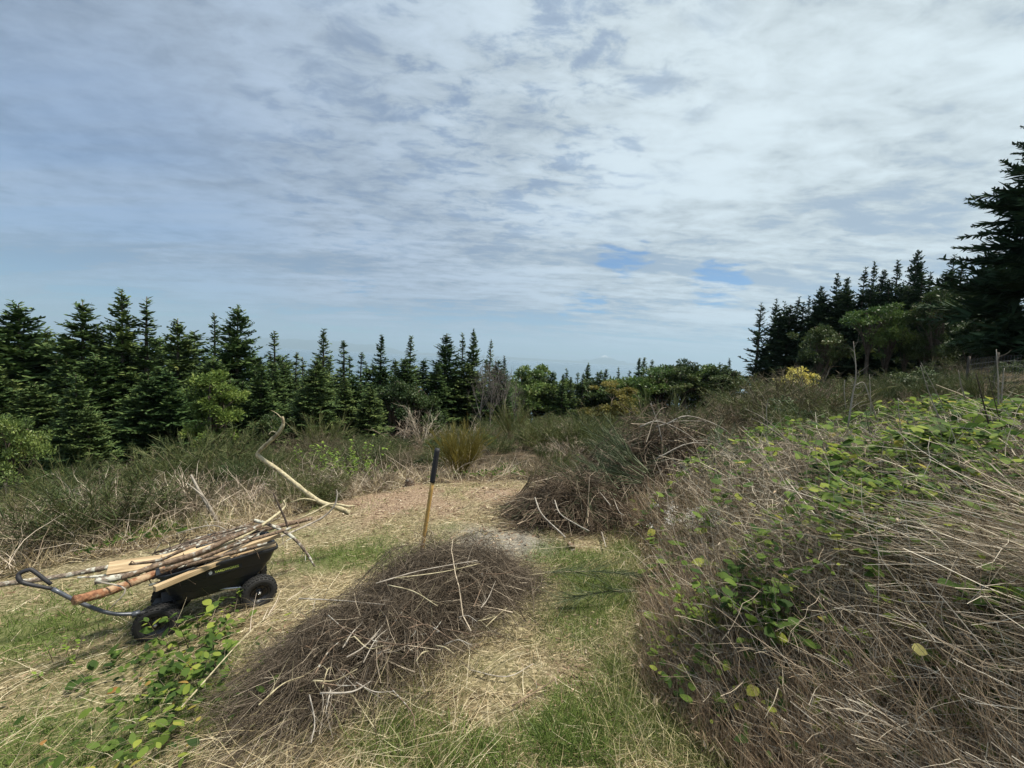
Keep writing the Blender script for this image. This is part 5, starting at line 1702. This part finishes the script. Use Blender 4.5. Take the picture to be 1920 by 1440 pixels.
board(W(289, 1104, 2.53), W(430, 1046, 2.97), .034, .036, 'yellow sawn board leaning on the near rim of the cart')
board(W(380, 1052, 2.95), W(526, 1001, 3.2), .065, .026, 'long sawn board pointing over the rear end of the cart')
board(W(202, 1066, 2.72), W(312, 1050, 2.88), .09, .016, 'wide weathered plywood board jutting out over the front of the cart', tiltv=(-.35, -.75, .5))
board(W(305, 1050, 2.85), W(367, 1030, 3.0), .075, .035, 'short notched block of timber in the middle of the load', name='timber_block', tiltv=(0, -.3, .9))
board(W(345, 1044, 2.8), W(410, 1023, 2.98), .05, .035, 'short pale batten beside the notched block', name='timber_block', tiltv=(.2, -.4, .8))
board(W(430, 1046, 3.0), W(517, 1019, 3.18), .06, .02, 'split grey board lying at the rear right of the cart load', tiltv=(0, 0, 1))
loadstick([(139, 1126, 2.36), (205, 1108, 2.52), (270, 1084, 2.68), (350, 1052, 2.95)], [.030, .030, .027, .024], M_redlog, 'peeled reddish log pointing forward over the cart handle', 'log', cat='log')
loadstick([(-60, 1108, 2.55), (0, 1096, 2.62), (100, 1083, 2.75), (200, 1064, 2.9), (300, 1045, 3.05), (400, 1018, 3.25)], [.013, .016, .017, .019, .02, .017], M_lichen, 'long lichen covered pole reaching beyond the left edge of the photo', 'pole', 2, 1, 'pole')
loadstick([(178, 1090, 2.62), (215, 1084, 2.68), (262, 1074, 2.78)], [.023, .024, .02], M_lichen, 'short thick log with white lichen beside the long pole', 'log', cat='log')
loadstick([(145, 1083, 2.66), (200, 1079, 2.74), (262, 1068, 2.86)], [.006, .010, .013], M_lichen, 'thin sharpened stick below the plywood board')
loadstick([(228, 1084, 2.5), (290, 1062, 2.64), (370, 1038, 2.8), (437, 1007, 2.98), (490, 985, 3.15)], [.015, .019, .019, .016, .012], M_logbrown, 'long brown branch lying on top along the whole load', tw=3, seed=3)
loadstick([(242, 1058, 2.7), (300, 1050, 2.75), (345, 1030, 2.82), (388, 1017, 2.95)], [.008, .012, .012, .009], M_logbrown, 'bent grey branch arching over the timber block', tw=2, seed=4)
loadstick([(300, 1070, 2.62), (380, 1045, 2.8), (440, 1022, 2.95), (520, 998, 3.15), (560, 985, 3.3)], [.010, .014, .015, .013, .008], M_logbrown, 'knobbly brown branch in the middle of the load', tw=4, seed=5)
loadstick([(310, 1064, 2.7), (400, 1030, 2.9), (470, 998, 3.15), (530, 955, 3.5), (532, 938, 3.52)], [.010, .013, .013, .010, .007], M_snag, 'pale smooth branch rising to a hooked tip over the rear of the cart', seed=6)
loadstick([(350, 1060, 2.72), (430, 1038, 2.88), (500, 1018, 3.08)], [.011, .012, .010], M_logbrown, 'straight brown branch along the right side of the load', tw=2, seed=7)
loadstick([(470, 1002, 3.4), (500, 992, 3.5), (585, 972, 3.8)], [.022, .022, .019], M_logbrown, 'sawn off brown log sticking out behind the cart', 'log', 1, 8, 'log')
loadstick([(430, 1030, 3.1), (525, 1006, 3.5), (575, 985, 3.75), (605, 970, 3.85), (626, 950, 3.9), (632, 930, 3.92), (631, 918, 3.93)], [.008, .009, .009, .009, .008, .006, .003], M_barkpale, 'long slender pale branch curving up behind the cart', tw=6, seed=9)
loadstick([(476, 976, 3.35), (498, 981, 3.38), (542, 1002, 3.4), (570, 1030, 3.4), (590, 1062, 3.4)], [.016, .013, .013, .012, .008], M_lichen, 'lichen spotted branch hanging down behind the cart', tw=5, seed=10)
loadstick([(512, 924, 3.5), (524, 950, 3.48), (534, 972, 3.45), (541, 995, 3.42)], [.006, .008, .008, .007], M_darkstick, 'thin dark stick standing up at the rear of the load', seed=11)
loadstick([(182, 1090, 2.5), (235, 1105, 2.5), (205, 1142, 2.44)], [.004, .005, .003], M_barkpale, 'thin bent twig dangling before the red log', seed=12)
loadstick([(285, 1085, 2.65), (330, 1070, 2.75), (400, 1050, 2.95), (470, 1030, 3.2)], [.009, .012, .012, .009], M_darkstick, 'dark branch between the boards on the cart', tw=3, seed=13)
loadstick([(262, 1072, 2.8), (300, 1055, 2.85)], [.02, .02], M_lichen, 'stubby white lichen piece on the front of the load', 'log', cat='log')
rz_ = np.random.default_rng(88)
for i in range(30):
    a, b_ = [], []
    o_ = 2 + 56 * (i / 29) + rz_.uniform(-3, 3)
    def cp(px_, o2):
        return (px_, 1100 - .306 * (px_ - 276) - o2, 2.62 + .00205 * (px_ - 276) + o2 * .0085)
    x0_, x1_ = rz_.uniform(268, 330), rz_.uniform(400, 508)
    a = cp(x0_, o_); b_ = cp(x1_, o_ + rz_.uniform(-3, 6)); c_ = cp((x0_ + x1_) / 2, o_ + rz_.uniform(-3, 5))
    loadstick([a, c_, b_], [.007, .012, .008], (M_logbrown, M_lichen, M_darkstick)[i % 3], 'branch packed low among the others in the cart', tw=5, seed=20 + i)
# the curled bleached branch
stick('crooked_branch', [W(655, 962, 4.15), W(628, 950, 4.12), W(598, 940, 4.08), W(560, 912, 4.05), W(520, 880, 4.02), W(488, 858, 4.0), W(484, 849, 4.0), W(500, 833, 4.0), W(522, 812, 4.0), W(531, 795, 4.0), W(529, 781, 4.0)],
      np.array([.027, .025, .023, .022, .021, .020, .019, .019, .018, .016, .012]), M_snag, 'curled bleached branch twisting upward like an S behind the cart', 'branch', None, 10, .07)
snag = [q for q in COL.objects if q.name.startswith('crooked_branch')][0]
sl = np.array(snag.location)
for pts, rad in (([(520, 812, 4.0), (510, 809, 4.0), (504, 815, 3.98)], [.007, .006, .004]), ([(528, 785, 4.0), (520, 776, 4.0), (508, 769, 4.0)], [.005, .004, .002]),
                 ([(600, 941, 4.08), (570, 935, 4.0), (545, 942, 3.95)], [.010, .008, .005]), ([(655, 950, 4.12), (620, 945, 4.05), (590, 960, 3.95), (555, 975, 3.85)], [.012, .012, .010, .007]),
                 ([(645, 950, 4.15), (665, 948, 4.3)], [.012, .006])):
    Geo().add(*tube([W(*q) - sl for q in pts], rad, 7, bumps=.05)).obj('side_branch', M_snag, snag, True)
# broken trunk stubs in the dry growth above the cart
for i, (pts, rad, lb) in enumerate((([(412, 985, 5.2), (395, 955, 5.2), (376, 925, 5.2), (358, 890, 5.2)], [.025, .022, .018, .012], 'pale broken trunk leaning left above the cart'),
                                    ([(395, 960, 5.15), (385, 935, 5.15), (350, 905, 5.1)], [.014, .010, .004], 'thin fork beside the pale broken trunk'),
                                    ([(262, 1000, 5.0), (262, 975, 5.0), (250, 945, 5.0)], [.014, .012, .009], 'light barked stub standing in the dry grass left of the broken trunk'),
                                    ([(330, 1000, 4.4), (400, 985, 4.5), (440, 1005, 4.4)], [.006, .007, .003], 'thin white branch arching over the dry grass above the cart'))):
    stick('dead_branch', [W(*q) for q in pts], rad, M_barkpale, lb, 'dead branch', 'dead branches above the cart', twigs=3, seed=70 + i)

# ------------------------------------------------------------------ foreground plants
plant('salal_plant', 372, 1200, 16, .22, .34, .055, 'leafy green plant before the front wheel of the cart', 601, M_leaf, (0, .93))
plant('salal_plant', 430, 1165, 7, .12, .26, .045, 'small bright leaved plant under the middle of the cart', 602, M_leaf, (.4, .93))
plant('salal_plant', 350, 1290, 20, .3, .24, .06, 'dark leaved low plant left of the front brush pile', 603, M_leaf, (0, .85))
plant('salal_plant', 290, 1390, 14, .16, .16, .062, 'low plant with large round leaves and one orange leaf at the bottom edge', 604, M_leaf, (.1, 1.0))
plant('salal_plant', 195, 1275, 9, .16, .18, .055, 'small plant with upright dark leaves in the straw at the left', 605, M_leaf, (0, .5))
plant('salal_plant', 110, 1250, 9, .14, .16, .026, 'yellow green small leaved weed in the straw at the left', 606, M_lime, (.1, .8))
plant('salal_plant', 500, 1245, 6, .12, .18, .05, 'few yellowish leaves at the left flank of the front brush pile', 607, M_leaf, (.6, .95))
c = on_heap(1312, 1165, .05, .30)
plant('salal_plant', 0, 0, 16, .13, .24, .04, 'bright green round leafed shrublet at the front of the right bank', 608, M_leaf, (.5, .93), pt=c, group=None)
c = on_heap(1415, 1200, .08, .32)
plant('salal_plant', 0, 0, 20, .22, .36, .058, 'glossy dark green leafed shrub drooping over the front of the right bank', 609, M_leaf, (0, .8), pt=c)
c = on_heap(1840, 1190, .1, .4)
plant('salal_plant', 0, 0, 10, .12, .25, .075, 'tuft of broad pointed leaves at the right edge among the stems', 610, M_leaf, (.2, .9), pt=c)

# grassy tufts
def tuft(px, py, n, L, label, seed, R=.08, mat=None):
    r = np.random.default_rng(seed)
    p = G(px, py)
    a = r.uniform(0, 6.28, n); rr = R * np.sqrt(r.random(n))
    p0 = np.stack([rr * np.cos(a), rr * np.sin(a), np.full(n, -.01)], -1)
    d = np.stack([np.cos(a) * .6, np.sin(a) * .6, np.ones(n)], -1) + r.normal(size=(n, 3)) * .25
    P = curves(p0, d, L * r.uniform(.5, 1.1, n), 5, np.stack([np.cos(a) * .4, np.sin(a) * .4, np.full(n, -.5)], -1), .05, r)
    o = Geo().add(*strands(P, .0028 * np.array([1, 1, .9, .6, .1])[None], r.random(n) * .9, 1, None, r)).obj('grass_tuft', mat or M_grass)
    o.location = tuple(p)
    return tag(o, label, 'grass tuft', 'green tufts along the bottom of the photo')


for i, (px, py, lb) in enumerate(((715, 1385, 'green grass tuft below the stick ends of the front brush pile'), (845, 1375, 'green grass tuft with a dry tip in the middle of the bottom edge'),
                                  (890, 1420, 'broad bladed grey green tuft at the bottom edge'), (770, 1430, 'small grass tuft at the very bottom, left of the grey green one'),
                                  (1030, 1400, 'sparse grey green tuft in the straw'), (1110, 1420, 'pale green tuft near the bottom edge before the bank'))):
    tuft(px, py, 70, .10, lb, 700 + i)

# ------------------------------------------------------------------ tall dead stalks on the bank
GST = 'tall dead stalks standing on the right bank'
for i, (pts, D, rad, mt, tw, lb) in enumerate((
        ([(1590, 800), (1598, 745), (1605, 700), (1600, 640)], 3.7, .008, M_barkpale, 14, 'tallest pale stalk with paired side twigs, against the dark right wood'),
        ([(1645, 790), (1632, 752), (1620, 718), (1604, 722)], 3.8, .007, M_barkpale, 3, 'leaning pale stalk right of the tallest one'),
        ([(1633, 780), (1632, 740), (1630, 702)], 3.8, .005, M_barkpale, 2, 'thin straight stalk close right of the tallest one'),
        ([(1586, 765), (1583, 735), (1584, 712)], 3.7, .004, M_barkpale, 1, 'short thin stalk close left of the tallest one'),
        ([(1780, 830), (1755, 770), (1738, 725), (1726, 685)], 3.3, .006, M_barkpale, 4, 'leaning stalk with a brown lower part over the leaves'),
        ([(1768, 760), (1745, 715), (1727, 680)], 3.4, .004, M_barkpale, 2, 'thin pale stalk crossing the top of the leaning one'),
        ([(1810, 748), (1802, 722), (1797, 694)], 3.4, .006, M_barkpale, 5, 'forked pale stalk in the middle of the leaf patch'),
        ([(1872, 760), (1872, 720), (1868, 655)], 3.2, .006, M_barkpale, 5, 'left one of two tall pale stalks near the right edge'),
        ([(1877, 756), (1880, 720), (1883, 690)], 3.2, .006, M_barkpale, 6, 'right one of two tall pale stalks near the right edge'),
        ([(1895, 960), (1870, 860), (1845, 760), (1830, 700)], 2.7, .007, M_darkstick, 5, 'long dark thorny cane rising through the leaf patch'),
        ([(1885, 830), (1862, 740), (1852, 700)], 3.0, .004, M_darkstick, 3, 'thin dark cane right of the long dark one'),
        ([(1690, 810), (1686, 780), (1684, 748)], 3.5, .005, M_barkpale, 0, 'single straight white stub before the leaf patch'),
        ([(1640, 850), (1628, 800), (1622, 760)], 3.3, .004, M_darkstick, 3, 'dark cane standing left of the leaf patch'),
        ([(1915, 1050), (1905, 960), (1890, 900)], 2.2, .006, M_darkstick, 2, 'dark cane at the right edge below the leaf patch'),
        ([(1738, 1100), (1755, 1150), (1715, 1205)], 1.75, .005, M_barkpale, 1, 'short thick straw coloured stalk slanting across the stems at the right'),
        ([(1595, 1125), (1594, 1060), (1598, 985)], 2.6, .004, M_darkstick, 4, 'thin dark twig upright before the mound'),
        ([(1820, 900), (1818, 870), (1812, 818), (1826, 838)], 2.9, .005, M_barkpale, 2, 'white bent twig with a crook below the leaf patch'),
        ([(1500, 850), (1440, 790), (1395, 765)], 4.4, .005, M_barkpale, 5, 'pale twig slanting left at the top of the mound'),
        ([(1480, 830), (1440, 800), (1410, 785)], 4.3, .006, M_barkpale, 5, 'second pale twig slanting left below the first'),
        ([(1440, 810), (1437, 770), (1440, 748)], 4.6, .005, M_barkpale, 3, 'white upright twig crossing the two slanting ones'))):
    stick('dead_stalk', [W(a, b_, D) for a, b_ in pts], np.linspace(rad, rad * .35, len(pts)), mt, lb, 'dead stalk', GST, twigs=tw, seed=100 + i, k=6)
# pale fungus coloured cut ends and dry leaves in the mound
for i, (px, py, s_, lb) in enumerate(((1557, 995, .022, 'round yellow dry leaf in the hollow of the mound'), (1527, 980, .016, 'small orange dry leaf left of the round yellow one'),
                                      (1710, 1215, .026, 'large pale green dry leaf folded over the stems at the right'))):
    c = on_heap(px, py, .0, .5)
    g = Geo().add(*strands(curves(np.array([[0, 0, 0.]]), np.array([[1, -.3, .3]]), [s_ * 2], 6, np.array([[0, 0, -.9]])), np.array([[.15, .8, 1, .9, .6, .1]]) * s_ * .8, np.array([.8]), 1, np.array([[[0, -1., .7]]])))
    o = g.obj('dry_leaf', M_leafdry if i < 2 else M_yellow, smooth_=True); o.location = tuple(c)
    tag(o, lb, 'dry leaf')

# seed head plant at the foot of the bank
for i, (px, lb) in enumerate(((1240, 'dry plant with fluffy white seed heads, left one of three before the dark hollow'), (1268, 'dry plant with fluffy white seed heads, middle one of three'),
                              (1298, 'dry plant with fluffy white seed heads, right one of three near the bank'))):
    r = np.random.default_rng(800 + i)
    p = G(px - 6, 1092); top_ = W(px - 4, 958, p[1])
    e = empty('seed_head_plant', tuple(p)); Hh = top_[2] - p[2]
    n = 7
    d = np.stack([r.normal(size=n) * .10, r.normal(size=n) * .10, np.ones(n)], -1)
    P = curves(np.zeros((n, 3)), d, Hh * r.uniform(.85, 1.05, n), 6, None, .04, r)
    Geo().add(*strands(P, .0018 * np.linspace(1.3, .6, 6)[None], None, 3, None, r)).obj('stem', M_straw, e)
    for h_i in range(n):
        c = P[[h_i] * 20, -1] + r.normal(size=(20, 3)) * [.015, .015, .010]
        C = curves(c, r.normal(size=c.shape), r.uniform(.008, .018, 20), 3, None, .1, r)
        Geo().add(*strands(C, .004 * np.array([[.5, 1, .3]]), None, 1, None, r)).obj('seed_head', M_seed, e)
    tag(e, lb, 'dry plant', 'seed head plants')

# stump and its splinters before the middle pile, small stump at the far end of the path
def stump(px, py, R, H, label, seed):
    r = np.random.default_rng(seed)
    p = G(px, py)
    e = empty('stump', tuple(p))
    Geo().add(*tube([(0, 0, -.05), (0, 0, H * .5), (.01, 0, H)], [R * 1.3, R, R * .9], 14, bumps=.08, caps=True, r=r)).obj('bark', M_logbrown, e, True)
    n = 26
    a = r.uniform(0, 6.28, n)
    p0 = np.stack([np.cos(a) * R * .6, np.sin(a) * R * .6, np.full(n, H * .7)], -1)
    P = curves(p0, np.stack([np.cos(a) * .5, np.sin(a) * .5, np.ones(n)], -1), r.uniform(.03, .10, n), 3, None, .1, r)
    Geo().add(*strands(P, R * .12 * np.array([[1, .8, .1]]), None, 1, None, r)).obj('splinters', M_straw, e)
    return tag(e, label, 'stump')


stump(1070, 1030, .05, .06, 'splintered little stump in the dry grass before the middle brush pile', 820)
stump(768, 912, .09, .14, 'old brown stump at the far end of the chip covered path', 821)

# ------------------------------------------------------------------ wire fences
def wire_fence(p, q, H, nposts, label, rows=7, cols=40, hw=.006):
    p = np.array(p); q = np.array(q)
    e = empty('wire_fence', (p[0], p[1], float(ground(*p))))
    off = np.array([p[0], p[1], float(ground(*p))])
    f = lambda t: p + (q - p) * t
    for i in range(nposts):
        c = f(i / (nposts - 1)); gz = float(ground(*c))
        o = Geo().add(*tube([(0, 0, -.3), (0, 0, H * .5), (0, 0, H + .12)], [.05, .045, .04], 8)).obj('post', M_post, e, True)
        o.location = tuple(np.array([c[0], c[1], gz]) - off)
    g = Geo()
    ts = np.linspace(0, 1, cols)
    C = np.array([f(t) for t in ts]); gz = ground(C[:, 0], C[:, 1])
    for k in range(rows):
        P = np.stack([C[:, 0], C[:, 1], gz + .08 + (H - .1) * k / (rows - 1)], -1) - off
        g.add(*strands(P[None], np.full((1, cols), hw), None, 3))
    for k in range(cols):
        P = np.array([[C[k, 0], C[k, 1], gz[k] + .05], [C[k, 0], C[k, 1], gz[k] + H * .5], [C[k, 0], C[k, 1], gz[k] + H]]) - off
        g.add(*strands(P[None], np.full((1, 3), hw * .7), None, 3))
    g.obj('wire_mesh', M_wire, e)
    return tag(e, label, 'fence')


a = W(1815, 690, 16)[:2]; b_ = W(2080, 690, 12)[:2]
wire_fence(a, b_, 1.25, 5, 'grey wire mesh fence under the dark trees at the right edge')
a = W(-60, 880, 15)[:2]; b_ = W(140, 880, 16)[:2]
wire_fence(a, b_, 1.1, 4, 'low wire fence before the dark wood at the left edge', 5, 24)

# ------------------------------------------------------------------ sea air between here and the far coast
m, t = mat_base('sea_air')
vp = nd(t, 'ShaderNodeVolumePrincipled', ins={'Color': (.62, .83, 1.0, 1), 'Density': 5.0e-5, 'Anisotropy': .2})
out_ = nd(t, 'ShaderNodeOutputMaterial'); t.links.new(vp.outputs[0], out_.inputs['Volume'])
V, Q = box(0, 0, 0, 1, 1, 1)
V = V * [88000, 88000, 1600]; V[:, 2] += 800 - 145
o = bpy.data.objects.new('haze', build_mesh('haze', V, Q, None, m)); COL.objects.link(o)
tag(o, 'thin bluish sea haze', kind='stuff')
